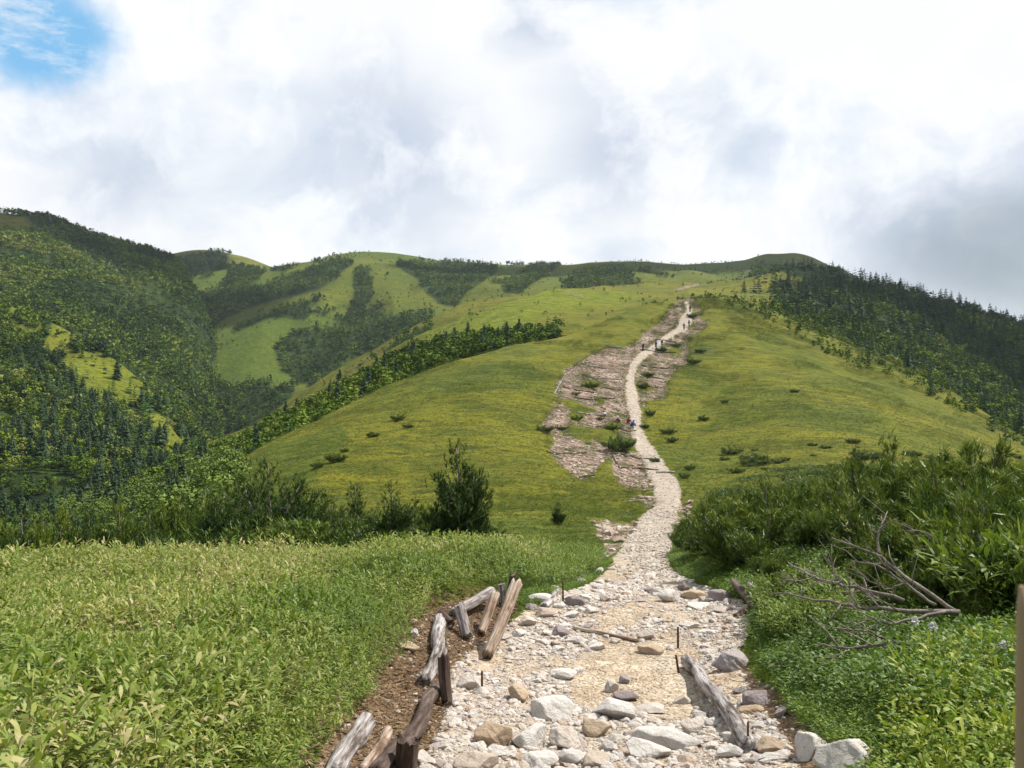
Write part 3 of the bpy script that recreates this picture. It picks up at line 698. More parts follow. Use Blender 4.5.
plant('fir', Ii, .028*I_, 4, 9.0, 20); plant('birch', Ii, .05*I_, 3, 6, 21); plant('birch', Ii & (PP < 830), .05, 1.2, 3, 46); plant('fir', Ii & (PP < 830), .012, 2, 4.5, 47)
# fringe of trees spilling over the meadow's far rim
fr = A & inpoly(PP, PY, [(715, 300), (760, 296), (820, 322), (880, 348), (930, 368), (1000, 410), (1080, 455), (1080, 480), (1000, 440), (940, 402), (880, 378), (820, 352), (760, 318), (725, 308)])
plant('fir', fr, .018, 2, 5, 23); plant('birch', fr, .05, 1.2, 3, 24)
trees = {k_: np.concatenate(v) for k_, v in trees.items()}
def build_trees():
    for kind, (nearT, midT, farT, mN, mF, lab, cat_) in {
        'fir': (FIRNEAR, FIRMID, FIRFAR, M_FIR, M_FAR_FIR, None, 'fir tree'),
        'birch': (BIRNEAR, BIRMID, BIRFAR, M_BIRCH, M_FAR_BIRCH, None, 'birch tree')}.items():
        T = trees[kind]; px = CX+F*T[:, 0]/T[:, 1]; size = T[:, 3]/T[:, 1]*F
        base = terr_bilin(H0, T[:, 0], T[:, 1])
        hid = terr_bilin(np.maximum(seen, 0), T[:, 0], T[:, 1]); shown = (T[:, 3]-hid)/T[:, 1]*F*((px > -5) & (px < 1029))
        order = np.argsort(-shown); big = order[:300]; rest = order[300:]
        rgk = np.random.default_rng(3 if kind == 'fir' else 4)
        cm = []
        for v, f, t in nearT: cm.append(mesh_np('crown', v, f, mN, False, {'rnd': add_rnd(v, f, rgk, 5 if kind == 'fir' else 3), 'tint': t}, link=False))
        tv, tf = tube_tpl([(0, 0, -.04), (.004, 0, .3), (0, .003, .7), (0, 0, .97 if kind == 'fir' else .72)], [.016, .012, .007, .002], 6)
        if kind == 'birch':
            ps = [(tv, tf, 0)]
            for a in (0.3, 2.4, 4.4):
                v2, f2 = tube_tpl([(0, 0, .18), (math.cos(a)*.1, math.sin(a)*.1, .40), (math.cos(a)*.2, math.sin(a)*.2, .66)], [.010, .007, .003], 5); ps.append((v2, f2, 0))
            tv, tf, _ = cat(ps)
        tm = mesh_np('trunk', tv, tf, M_TWIG if kind == 'fir' else M_PALEBARK, True, link=False)
        for i in big:
            x, y, z, h = T[i]; e_ = empty(kind+'_tree', (x, y, z-.1), rgk.random()*6.28, (h*rgk.uniform(.85, 1.15), h*rgk.uniform(.85, 1.15), h) if kind == 'fir' else (h*1.15, h*1.15, h))
            c_ = obj_of('crown', cm[rgk.integers(len(cm))], e_); k_ = obj_of('trunk', tm, e_)
            p_ = px[i]
            if p_ > 700:
                zone = 'in the belt of trees past the sunny rim of the meadow, on the side of the misty ridge'; zs = 'past the rim of the meadow, towards the misty ridge'; gg = 'beyond the meadow rim towards the misty ridge'
            elif y > 130 and p_ > 250: zone = ''; zs = 'on the wooded spur behind the rounded shoulder of the meadow'; gg = 'on the spur behind the meadow shoulder'
            else: zs = 'in the valley wood that climbs behind the bamboo grass'; gg = 'in the valley wood behind the bamboo grass'
            ad = ('dark narrow fir tree ' if kind == 'fir' else 'light green rounded birch tree ')
            tag(e_, ad+zs, cat_, ('firs ' if kind == 'fir' else 'birches ')+gg)
        rp, rs = T[rest], size[rest]; n = len(rest)
        mid = rs > 13
        parts = []
        for sel, tp in ((mid, midT), (~mid, farT)):
            P = rp[sel]; k_ = len(P)
            if not k_: continue
            V, Fq, Tq, Rq = join_templates(tp, rgk.integers(0, len(tp), k_), P[:, :3]-[0, 0, .1], rgk.random(k_)*6.28, np.stack([P[:, 3]*1.15, P[:, 3]*1.15, P[:, 3]], 1), rnd=np.clip(.45+.85*fbm(P[:, 0]/45, P[:, 1]/45, 9, 3)+rgk.normal(0, .18, k_), 0, 1)*.85)
            Rq = np.clip(Rq+.15*np.repeat(rgk.random(len(Rq)//(5 if kind == 'fir' else 3)+1), 5 if kind == 'fir' else 3)[:len(Rq)], 0, 1)
            parts.append((V, Fq, Rq))
        V = np.concatenate([p[0] for p in parts]); o = 0; Fs = []
        for p in parts: Fs.append(p[1]+o); o += len(p[0])
        ob = mesh_np(kind+'_forest', V, np.concatenate(Fs), mF, False, {'rnd': np.concatenate([p[2] for p in parts]), 'tint': np.zeros(len(V))})
        tag(ob, 'far-off dark firs thick over the mountain slopes' if kind == 'fir' else 'far-off pale birch wood over the mountain slopes', 'forest', None, 'stuff')
        print(kind, len(T), 'tris', len(ob.data.polygons), 'smallest single', shown[big[-1]])
build_trees()
# ================================================================== foreground vegetation
def zat(x, y): return terr_bilin(H0, x, y)
def leaf(base, dirv, up, Lg, Wd, droop, segs=3):
    """flat bamboo-like leaf: 6 verts, 4 tris"""
    d = dirv/np.linalg.norm(dirv); s = np.cross(d, up); s /= np.linalg.norm(s)+1e-9
    p1 = base+d*Lg*.33+[0, 0, -droop*.05*Lg]; p2 = base+d*Lg*.70+[0, 0, -droop*.28*Lg]; p3 = base+d*Lg+[0, 0, -droop*.65*Lg]
    return np.array([base, p1-s*Wd*.5, p1+s*Wd*.5, p2-s*Wd*.42, p2+s*Wd*.42, p3]), np.array([[0, 2, 1], [1, 2, 4], [1, 4, 3], [3, 4, 5]])
def sasa_tpl(rg, n=14, L0=.215, W0=.040, low=.3):
    parts = []; lx, ly = rg.normal(0, .10, 2)
    for i in range(n):
        h = rg.uniform(low, 1)**.8 if i else 1.
        a = rg.random()*6.283; el = rg.uniform(.0, 1.2) if h < .95 else rg.uniform(.7, 1.4)
        d = np.array([math.cos(a)*math.cos(el), math.sin(a)*math.cos(el), math.sin(el)])
        up = np.array([0, 0, 1.])+rg.normal(0, .3, 3)
        v, f = leaf(np.array([lx*h, ly*h, h*.82]), d, up, L0*rg.uniform(.6, 1.25), W0*rg.uniform(.7, 1.2), rg.uniform(.2, 1.)); parts.append((v, f, 0))
    v = np.array([[-.008, 0, 0], [.008, 0, 0], [lx*.85, ly*.85, .85]]); parts.append((v, np.array([[0, 1, 2]]), .5))
    return cat(parts)
rgf = np.random.default_rng(21)
SASA = [sasa_tpl(rgf) for _ in range(12)]
SASA_S = [sasa_tpl(rgf, 9, .30, .055, .4) for _ in range(8)]
HERB = []
for _ in range(8):
    ps = []
    for i in range(20):
        a = rgf.random()*6.283; rr = rgf.uniform(.05, .5); h = rgf.uniform(.3, 1); el = rgf.uniform(-.1, .9)
        d = np.array([math.cos(a)*math.cos(el), math.sin(a)*math.cos(el), math.sin(el)])
        v, f = leaf(np.array([math.cos(a)*rr, math.sin(a)*rr, h*.8]), d, np.array([0, 0, 1.])+rgf.normal(0, .4, 3), rgf.uniform(.12, .25), rgf.uniform(.045, .085), .5); ps.append((v, f, 0))
    HERB.append(cat(ps))
BLADE = []
for _ in range(8):
    ps = []
    for i in range(9):
        a = rgf.random()*6.283; el = rgf.uniform(.7, 1.4); r0 = rgf.uniform(0, .15)
        d = np.array([math.cos(a)*math.cos(el), math.sin(a)*math.cos(el), math.sin(el)])
        v, f = leaf(np.array([math.cos(a)*r0, math.sin(a)*r0, -.05]), d, rgf.normal(0, 1, 3), rgf.uniform(.6, 1.1), .045, .6); ps.append((v, f, 0))
    BLADE.append(cat(ps))
BLADE_F = []
for _ in range(8):
    ps = []
    for i in range(12):
        a = rgf.random()*6.283; el = rgf.uniform(.6, 1.35); r0 = rgf.uniform(0, .2)
        v, f = leaf(np.array([math.cos(a)*r0, math.sin(a)*r0, -.05]), np.array([math.cos(a)*math.cos(el), math.sin(a)*math.cos(el), math.sin(el)]), rgf.normal(0, 1, 3), rgf.uniform(.6, 1.15), .017, .8); ps.append((v, f, 0))
    BLADE_F.append(cat(ps))
M_DRYG = leaf_material('dry_grass', [(0, (.13, .15, .03)), (.5, (.26, .25, .08)), (1, (.46, .38, .20))], .7, .25, .2)
def scat2(poly, n, d0, d1, seed, keep=None, wpx=10):
    """n points spread evenly over the ground inside a region of the photograph between two depths"""
    rg = np.random.default_rng(seed); m = cover(poly, d0, d1, wpx)
    if keep is not None: m = m & keep
    wgt = (AREA*m).ravel(); cs = np.cumsum(wgt)
    if cs[-1] <= 0: return np.zeros((0, 3))
    if n < 1000 and isinstance(n, float): n = int(n*cs[-1])
    i, j = np.unravel_index(np.searchsorted(cs, rg.random(n)*cs[-1]), AREA.shape); i = np.clip(i, 0, NT-2); j = np.clip(j, 0, ND-2)
    t = TH[i]+(TH[i+1]-TH[i])*rg.random(n); d = D[j]+(D[j+1]-D[j])*rg.random(n); x = d*np.tan(t)
    return np.stack([x, d, zat(x, d)], 1)
def mass(name, label, tpls, P, h, mat, seed, rn=None, tilt=.25, per=6, xy=1., cat_='undergrowth'):
    rg = np.random.default_rng(seed); n = len(P)
    if rn is None: rn = np.clip(.42+.35*fbm(P[:, 0]/1.5, P[:, 1]/1.5, seed, 3)+rg.normal(0, .1, n), 0, 1)
    hh = h if not np.isscalar(h) else np.full(n, h); hh = hh*rg.uniform(.7, 1.2, n)
    V, Fq, Tq, Rq = join_templates(tpls, rg.integers(0, len(tpls), n), P, rg.random(n)*6.28, np.stack([hh*xy, hh*xy, hh], 1), np.clip(rg.normal(0, tilt, (n, 2)), -.5, .5), rnd=rn)
    k = len(Rq)//per+1; r2 = np.repeat(rg.random(k), per)[:len(Rq)]
    Rq = np.clip(Rq*.62+r2*.5-.06, 0, 1)
    o = mesh_np(name, V, Fq, mat, False, {'rnd': Rq, 'tint': Tq}); tag(o, label, cat_, None, 'stuff'); print(name, len(Fq)); return o
FULL = [(-300, 200), (1400, 200), (1400, 1600), (-300, 1600)]
# bamboo grass on the bank by the trail: world-space region between the bare soil and the brink of the valley
def sasa_region(P, seed):
    x, y = P[:, 0], P[:, 1]
    edge = np.interp(y, [3, 4.2, 5.2, 6.3, 7.5, 9, 10.5, 12, 14, 17, 20, 24], [-1.12, -1.02, -.98, -.98, -1.0, -1.05, -.95, -.35, .55, 1.2, 1.6, 2.0])+.16*fbm(x*1.2, y*1.2, 3, 3)
    far = np.interp(x, [-14, -8, -3, -1.2, 0, 2], [13, 13.5, 14.5, 15.5, 21, 24])
    return (x < edge) & (y < far) & (y > 1.4)
def uni(x0, x1, y0, y1, n, seed):
    rg = np.random.default_rng(seed); x = rg.uniform(x0, x1, n); y = rg.uniform(y0, y1, n)
    ok = np.abs(x/y) < .72; x, y = x[ok], y[ok]; return np.stack([x, y, zat(x, y)], 1)
P = uni(-11, 2.2, 1.8, 24, 76000, 1); P = P[sasa_region(P, 0)]; P = P[(P[:, 1] < 9.5) | (np.random.default_rng(4).random(len(P)) < .75)]
# keep stems from growing right into the lens
P = P[(np.hypot(P[:, 0], P[:, 1]) > 2.1)]
hs = .43+.20*fbm(P[:, 0]/1.0, P[:, 1]/1.0, 51, 4)+.06*fbm(P[:, 0]/.3, P[:, 1]/.3, 52, 2)
edge_d = np.interp(P[:, 1], [3, 6, 9, 12, 17, 24], [-1.0, -1.05, -1.16, -.35, 1.2, 2.0])-P[:, 0]
hs = hs*(.55+.45*sstep(0, .7, edge_d))
mass('bamboo_grass', 'dense pale green bamboo grass covering the bank beside the stony trail', SASA, P, hs, M_SASA, 31, cat_='bamboo grass', rn=np.clip(.50+.6*fbm(P[:, 0]/1.6, P[:, 1]/1.6, 31, 4)+np.random.default_rng(9).normal(0, .13, len(P)), 0, 1))
P2 = uni(-7, 0, 2.2, 8, 5200, 2); P2 = P2[sasa_region(P2, 0)]; k_ = fbm(P2[:, 0]/1.3, P2[:, 1]/1.3, 71, 2) > .0; P2 = P2[k_ & (P2[:, 0] < -1.5) & (np.hypot(P2[:, 0], P2[:, 1]) > 2.2)]
mass('grass', 'thin dry-tipped grass blades growing through the bamboo grass', BLADE_F, P2, .60, M_DRYG, 32, tilt=.3, cat_='grass', xy=.8)
# verge of the other side: low herbs, then bamboo patches between the dwarf pines
VERGE = [(690, 575), (720, 590), (752, 608), (752, 640), (764, 668), (786, 690), (806, 706), (830, 718), (900, 722), (905, 800), (1500, 800), (1500, 560), (900, 500), (700, 540)]
P3 = scat2(VERGE, 27000, 3.2, 14, 33); P3 = P3[(P3[:, 0]/P3[:, 1] < 1.1)]
mass('ground_cover', 'fresh green low herbs spreading beside the trail below the dwarf pines', HERB, P3, .165+.12*fbm(P3[:, 0]*2, P3[:, 1]*2, 8, 3), M_HERB, 34, xy=1.1)
P3b = scat2(VERGE, 7000, 3.2, 10, 35); mass('grass', 'fresh grass blades among the herbs beside the dwarf pines', BLADE_F, P3b, .30, M_HERB, 36, cat_='grass', xy=.7)
P3c = scat2(VERGE, 2600, 3.6, 11, 37, keep=(fbm(XX*1.1, YY*1.1, 38, 3) > .02) & (XX > XR+.5))
mass('ground_cover', 'taller leafy clumps rising out of the herbs beside the dwarf pines', HERB, P3c, .30+.1*fbm(P3c[:, 0]*2, P3c[:, 1]*2, 18, 3), M_HERB, 39, xy=.75, rn=np.clip(.3+.5*fbm(P3c[:, 0]*.9, P3c[:, 1]*.9, 19, 3), 0, 1))
P3d = scat2([(470, 540), (1100, 540), (1200, 800), (560, 800), (470, 640)], 14000, 3.5, 22, 30, keep=A & ~path & ~soil & ((XX > XR-.1) | (XX < XL)))
mass('ground_cover', 'moss-low plants at the very edges of the trail', HERB, P3d, .055+.03*np.interp(P3d[:, 1], [4, 20], [0, 1]), M_HEATH, 29, xy=1.3)
P3e = np.concatenate([scat2([(775, 680), (830, 706), (900, 716), (940, 730), (950, 860), (800, 860), (860, 770), (800, 720)], 2600, 3, 9, 70, keep=~path, wpx=5), scat2([(490, 585), (520, 570), (606, 556), (606, 574), (566, 594), (520, 612)], 2600, 9, 22, 71, keep=~path, wpx=4), scat2([(670, 555), (700, 560), (760, 600), (756, 640), (744, 606), (712, 588), (680, 580)], 2200, 8, 24, 72, keep=~path, wpx=4)])
mass('ground_cover', 'small mixed weeds crowding the rim of the trail', HERB, P3e, .105, M_HERB, 73, xy=1.2, rn=np.clip(.55+.7*fbm(P3e[:, 0]*1.3, P3e[:, 1]*1.3, 75, 3)+np.random.default_rng(5).normal(0, .2, len(P3e)), 0, 1.1))
P3f = P3e[np.random.default_rng(7).random(len(P3e)) < .35]; mass('grass', 'short grass blades mixed in the weeds at the rim of the trail', BLADE_F, P3f, .20, M_HERB, 74, cat_='grass')
SAS_R = [[(750, 600), (800, 590), (850, 600), (860, 625), (850, 640), (790, 645), (760, 640)], [(930, 560), (1100, 540), (1100, 650), (990, 650), (940, 600)], [(800, 520), (860, 505), (960, 520), (1060, 520), (1060, 560), (900, 560), (820, 550)],
         [(470, 560), (540, 548), (600, 556), (596, 575), (560, 592), (500, 590)]]
for q_i, (pl, n_, d0, d1, h_) in enumerate(zip(SAS_R, (900, 2200, 1500, 2600), (5, 7.4, 9, 9), (14, 10.5, 30, 24), (.36, .68, .5, .42))):
    P4 = scat2(pl, n_, d0, d1, 40+q_i)
    mass('bamboo_grass', ('fresh bamboo grass patch beside the bare grey branches', 'tall broad-leaved bamboo grass under the bushes at the edge of the view', 'bamboo grass between the dwarf pines on the rising side of the trail', 'short bamboo grass and herbs where the log pile ends')[q_i], SASA_S if q_i in (1,) else SASA, P4, h_, M_SASA, 50+q_i, rn=np.full(len(P4), .2) if q_i != 2 else None, cat_='bamboo grass')
FERN0 = [(915, 720), (960, 680), (1040, 665), (1060, 900), (930, 900), (925, 780)]
FERN = [(890, 735), (905, 700), (955, 665), (1040, 650), (1300, 640), (1300, 900), (900, 900)]
P5 = scat2(FERN, 3600, 2.8, 7, 60)
mass('ground_cover', 'bright yellow-green leafy herbs in the near corner beside the big pale boulder', HERB, P5, .25, M_HERB, 61, rn=np.random.default_rng(1).uniform(.85, 1.35, len(P5)), xy=.8)
P5b = scat2(FERN, 420, 3.0, 6, 160)
mass('ground_cover', 'yellow-green arching fronds standing above the leafy herbs in the near corner', SASA_S, P5b, .36, M_HERB, 161, rn=np.random.default_rng(1).uniform(.9, 1.4, len(P5b)), xy=.8)
# tufts that give the meadow its pile
MEAD = [(120, 470), (300, 400), (480, 330), (640, 290), (760, 295), (1100, 440), (1200, 600), (100, 620)]
thin = np.random.default_rng(3).random(DD.shape) > np.clip((DD-45)/150, 0, 1)
P6 = scat2([(120, 470), (300, 390), (480, 300), (640, 290), (760, 295), (1100, 440), (1200, 600), (100, 620)], 62000, 16, 200, 62, keep=A & ~path & ~erode & ~soil & thin)
EDG = scat2([(530, 280), (730, 280), (730, 600), (530, 600)], 5000, 25, 330, 68, keep=(erof > .12) & (erof < .95) & ~path & (fbm(XX/3, YY/4, 63, 3) > -.02))
mass('ground_cover', 'heath and grass creeping in ragged clumps over the rims of the washed-out ground', HERB, EDG, np.interp(EDG[:, 1], [25, 100, 300], [.18, .40, .8]), M_HEATH, 69, xy=1.4, rn=np.random.default_rng(6).random(len(EDG)))
mass('grass', 'short olive meadow grass over the saddle and the lower slopes', BLADE, P6, np.interp(P6[:, 1], [16, 40, 120, 200], [.22, .20, .22, .25]), M_TUFT, 63, xy=1.6, cat_='grass', rn=np.clip(.35+.5*fbm(P6[:, 0]/9, P6[:, 1]/14, 12, 3), 0, 1))
HE2 = scat2(MEAD, 9000, 14, 70, 64, keep=A & ~path & ~erode & ~soil & (fbm(XX/7, YY/9, 15, 3) > .02))
mass('ground_cover', 'dark green heath clumps dotted through the meadow grass', HERB, HE2, np.interp(HE2[:, 1], [14, 30, 70], [.20, .26, .34]), M_HEATH, 65, xy=1.4)
HE3 = scat2([(150, 480), (330, 395), (480, 330), (620, 295), (760, 295), (880, 345), (1040, 420), (1040, 520), (600, 520), (200, 560)], 22000, 50, 330, 66, keep=A & ~path & (fbm(XX/8, YY/11, 25, 5) > .13))
mass('ground_cover', 'low dark shrubs scattered over the far half of the meadow hill', HERB, HE3, np.interp(HE3[:, 1], [50, 300], [.26, .85]), M_HEATH, 67, xy=1.5, rn=np.random.default_rng(2).uniform(.1, .8, len(HE3)))

# ------------------------------------------------------------------ dwarf pines
def tuft(p, ax, L, rg, n=11, wd=.012):
    V = []; Fc = []; ax = ax/np.linalg.norm(ax)
    a = np.cross(ax, [.3, .2, 1.]); a /= np.linalg.norm(a); b = np.cross(ax, a)
    for i in range(n):
        t = rg.random()*6.283; s = rg.uniform(-.5, .6); out = a*math.cos(t)+b*math.sin(t)
        base = p+ax*s*L; d = ax*rg.uniform(.6, 1.1)+out*rg.uniform(.35, .85); d = d/np.linalg.norm(d)*L*rg.uniform(.75, 1.1)
        w_ = np.cross(d, ax+rg.normal(0, .5, 3)); w_ = w_/(np.linalg.norm(w_)+1e-9)*wd*.5; i0 = len(V)
        V += [base-w_, base+w_, base+d]; Fc.append([i0, i0+1, i0+2])
    return V, Fc
def pine_tpl(rg, nst, spread, height, ntuft, needle=.09, wd=.014, upright=.5, bare=0.25):
    VN, FN, stems = [], [], []; 
    for s in range(nst):
        a = 6.283*s/nst+rg.normal(0, .4); r = spread*rg.uniform(.35, 1) if s else 0.; hh = height*rg.uniform(.55 if upright < .7 else .35, 1)*(1-.25*r/spread) if s else height
        pts = [np.array([0, 0, -.05])+np.r_[rg.normal(0, .05, 2), 0]]
        for t in (.25, .5, .75, 1.):
            out = r*(1-(1-t)**(1.6)) if upright < .7 else r*t
            z = hh*(t**(1.5 if upright < .7 else 1.))
            pts.append(np.array([math.cos(a)*out, math.sin(a)*out, z])+rg.normal(0, .05, 3)*spread*.5)
        pts = np.array(pts); stems.append(tube_tpl(pts, np.linspace(.028, .007, 5)*(.6+height*.4), 5))
        # side shoots
        nsh = max(3, ntuft//nst//7)
        for q2 in range(nsh):
            t = bare+(1-bare)*(q2+rg.random())/nsh; idx = min(int(t*4), 3); f = t*4-idx; p0 = pts[idx]*(1-f)+pts[idx+1]*f
            b = rg.random()*6.283; Ls = (.16+.42*(1-t))*min(height, 1.6)*rg.uniform(.5, 1.2)*.8
            dv = np.array([math.cos(b), math.sin(b), rg.uniform(.25, .9)]); dv /= np.linalg.norm(dv); p1 = p0+dv*Ls
            if rg.random() < .4: stems.append(tube_tpl([p0, (p0+p1)/2-[0, 0, .03], p1], [.008, .006, .003], 4))
            for k in range(7):
                u = rg.uniform(.25, 1.05); pp = p0+(p1-p0)*u+rg.normal(0, .045, 3)*(1+height*.3); ax = np.array([dv[0]*.4, dv[1]*.4, 1.])+rg.normal(0, .3, 3)
                v, f_ = tuft(pp, ax, needle*rg.uniform(.7, 1.2), rg, 11, wd); o = len(VN); VN += v; FN += [[c+o for c in ff] for ff in f_]
    VN = np.array(VN); FN = np.array(FN)
    sv, sf, _ = cat([(v, f, 0) for v, f in stems])
    rr = np.repeat(np.random.default_rng(int(rg.integers(1e6))).random(len(VN)//33+1), 33)[:len(VN)]
    # the tips that stand proud of the bush are the young pale shoots
    zt = np.repeat(VN[::33, 2], 33)[:len(VN)]/height
    return (VN, FN, np.clip(rr*.6+.42*np.clip(zt-.25, 0, 1)*1.3-.02, 0, 1)), (sv, sf)
rgp = np.random.default_rng(77)
def pine_meshes(args, n, mt=None):
    out = []
    for _ in range(n):
        (v, f, r), (sv, sf) = pine_tpl(rgp, *args)
        out.append((mesh_np('needles', v, f, mt or M_PINE, False, {'rnd': r, 'tint': np.zeros(len(v))}, link=False), mesh_np('branches', sv, sf, M_TWIG, True, link=False)))
    return out
BUSH = pine_meshes((13, 1.15, 1.0, 1050, .135, .020, .4, .3), 6)
TALL = pine_meshes((10, .62, 2.1, 1500, .12, .018, .9, .05), 4, M_PINED)
SCRAG = pine_meshes((7, 1.3, 2.0, 700, .12, .018, .8, .45), 2, M_PINED)
def put_pine(meshes, x, y, s, label, group, name='dwarf_pine', cat_='dwarf pine', sz=None, dz=0., rz=None):
    e_ = empty(name, (x, y, float(zat(x, y))-.03+dz), random.random()*6.28 if rz is None else rz, (s, s, sz or s))
    nm, bm = random.choice(meshes); obj_of('needles', nm, e_); obj_of('branches', bm, e_)
    return tag(e_, label, cat_, group)
def at(px, d): return (px-CX)/F*d
# the two taller pines behind the bamboo grass and their neighbours
put_pine(TALL[:1], at(458, 20.5), 20.5, 1.28, 'dense upright dark pine, the tallest bush standing behind the bamboo grass before the meadow', None, 'mountain_pine', 'pine')
put_pine(SCRAG[:1], at(268, 22), 22, 1.2, 'scraggly pine with bare grey limbs showing, poking above the bamboo grass before the meadow flank', None, 'mountain_pine', 'pine')
put_pine(TALL[1:2], at(392, 21), 21, .78, 'small pine filling in beside the dense upright pine, on its valley side', None, 'mountain_pine', 'pine')
put_pine(TALL[2:3], at(558, 42), 42, .55, 'tiny upright pine alone on the saddle grass near the trail', None, 'mountain_pine', 'pine')
put_pine(TALL[3:4], at(856, 74), 74, 1.25, 'lone dark pine standing up from the shrubs at the foot of the sunny meadow', None, 'mountain_pine', 'pine')
rgq = np.random.default_rng(8)
# low pines behind the brink of the bamboo
for px_, d_, s_ in [(425, 22, .95), (350, 24, .8), (325, 22, .7), (300, 25, 1.), (235, 24, 1.15), (205, 27, 1.2), (180, 24, 1.0), (150, 28, 1.2), (120, 24, 1.1), (95, 27, 1.2), (60, 24, 1.2), (35, 27, 1.3), (5, 24, 1.2), (-20, 27, 1.3),
                    (250, 30, 1.3), (215, 33, 1.4), (170, 33, 1.4), (130, 34, 1.5), (80, 34, 1.5), (40, 35, 1.5), (0, 34, 1.5), (280, 34, 1.2), (440, 26, .9), (480, 24, .6), (410, 27, .9), (375, 26, .8), (335, 30, 1.0), (310, 31, 1.)]:
    low_ = max(0., np.interp(px_, [0, 150, 300], [1.9, 1.2, .0]))
    put_pine(BUSH, at(px_, d_), d_, s_*1.05, 'low dark dwarf pine in the thicket behind the brink of the bamboo grass', 'dwarf pines behind the bamboo grass', sz=s_*1.25+low_*.5)
for px_, d_, s_ in [(300, 23, .85), (325, 25, .8), (240, 24, 1.0), (215, 23, .9), (180, 25, 1.05), (150, 23, .9), (118, 25, 1.1), (90, 23, 1.0), (55, 25, 1.15), (22, 23, 1.05), (-8, 24, 1.2), (285, 27, 1.1), (258, 26, 1.15), (205, 29, 1.2), (135, 30, 1.3), (345, 23, .6), (415, 23, .7), (480, 23, .4), (355, 26, .9), (375, 24, .65), (330, 22, .6), (232, 31, 1.2), (70, 29, 1.2), (165, 28, 1.1), (500, 24, .35)]:
    put_pine(TALL if rgq.random() < .75 else SCRAG, at(px_, d_), d_, s_*rgq.uniform(.85, 1.1), 'ragged young pine standing out of the thicket behind the bamboo grass', 'young pines in the thicket behind the bamboo grass', 'mountain_pine', 'pine', dz=.1)
for k in range(24):
    d_ = rgq.uniform(36, 75); px_ = rgq.uniform(-30, 235)
    put_pine(BUSH, at(px_, d_), d_, rgq.uniform(1.3, 2.0), 'low dark dwarf pine in the thicket behind the brink of the bamboo grass', 'dwarf pines behind the bamboo grass')
# the pine belt on the rising side
cnt = 0
for k in range(900):
    d_ = 13+50*rgq.random()**1.2; px_ = rgq.uniform(680, 1110); x_ = at(px_, d_)
    rim = np.interp(d_, [13, 16, 20, 30, 45, 63], [745, 720, 705, 705, 735, 800])
    if px_ < rim+rgq.normal(0, 8): continue
    if fbm(x_/4, d_/5, 44, 3) < (-.32 if d_ < 40 else .02): continue
    s_ = rgq.uniform(.5, 1.25)*np.interp(px_, [690, 760, 1000], [.75, .9, 1.15])*np.interp(d_, [13, 20, 40, 60], [.8, .95, 1.1, 1.0])
    put_pine(BUSH, x_, d_, s_*1.1, 'spreading dwarf pine in the thicket on the rising side of the trail', 'dwarf pines on the rising side of the trail', sz=s_*rgq.uniform(.6, 1.45)); cnt += 1
    if cnt > 145: break
print('pines', cnt)
for px_, d_, s_ in [(715, 17, .85), (740, 15.5, .9), (700, 21, .8), (765, 17, 1.0), (790, 13.5, .7), (822, 12.2, .6), (850, 11.6, .7), (878, 12.5, .8), (800, 15.5, .9), (845, 14.5, .9), (935, 11.2, .85), (750, 13.5, .6), (980, 9.2, .8), (1018, 8.2, .8), (868, 10.2, .5), (905, 9.6, .6), (935, 8.8, .6), (960, 9.4, .8), (800, 9.6, .38), (838, 8.8, .36), (870, 9.2, .42), (905, 8.2, .40), (782, 10.8, .45), (1060, 7.6, .9), (1120, 8.6, 1.), (1180, 10, 1.1), (1100, 12, 1.1), (1200, 14, 1.2), (1150, 18, 1.2), (725, 24, .9), (1000, 10.5, 1.1), (960, 12.5, 1.), (1040, 9.5, 1.2), (905, 14, 1.0)]:
    put_pine(BUSH, at(px_, d_), d_, s_, 'spreading dwarf pine in the thicket on the rising side of the trail', 'dwarf pines on the rising side of the trail')
# the scrub farther back, one mass: needle clumps over the ground between the single bushes
def pine_clump(rg):
    V, Fq = [], []
    for i in range(46):
        a = rg.random()*6.28; r = rg.random()**.5*.66; p = np.array([math.cos(a)*r, math.sin(a)*r, .55*(1-r*r)*rg.uniform(.5, 1.1)+.1])
        v, f_ = tuft(p, np.array([rg.normal(0, .3), rg.normal(0, .3), 1.]), .135, rg, 8, .024); o = len(V); V += v; Fq += [[c+o for c in ff] for ff in f_]
    return np.array(V), np.array(Fq), np.zeros(len(V))
PCL = [pine_clump(rgf) for _ in range(6)]
SC1 = scat2([(700, 560), (705, 505), (745, 480), (800, 462), (900, 470), (1080, 440), (1500, 440), (1500, 620), (900, 600), (730, 590)], 1500, 14, 80, 120, keep=~path & (fbm(XX/5, YY/7, 47, 3) > -.1))
SC2 = scat2([(-30, 480), (200, 470), (240, 490), (330, 535), (480, 545), (480, 580), (-30, 600)], 2000, 20, 80, 121)
mass('dwarf_pine_scrub', 'low dwarf pine scrub closing the gaps between the bushes on both sides of the saddle', PCL, np.concatenate([SC1, SC2]), 1.0, M_PINE, 122, per=24, xy=1.3, cat_='scrub')
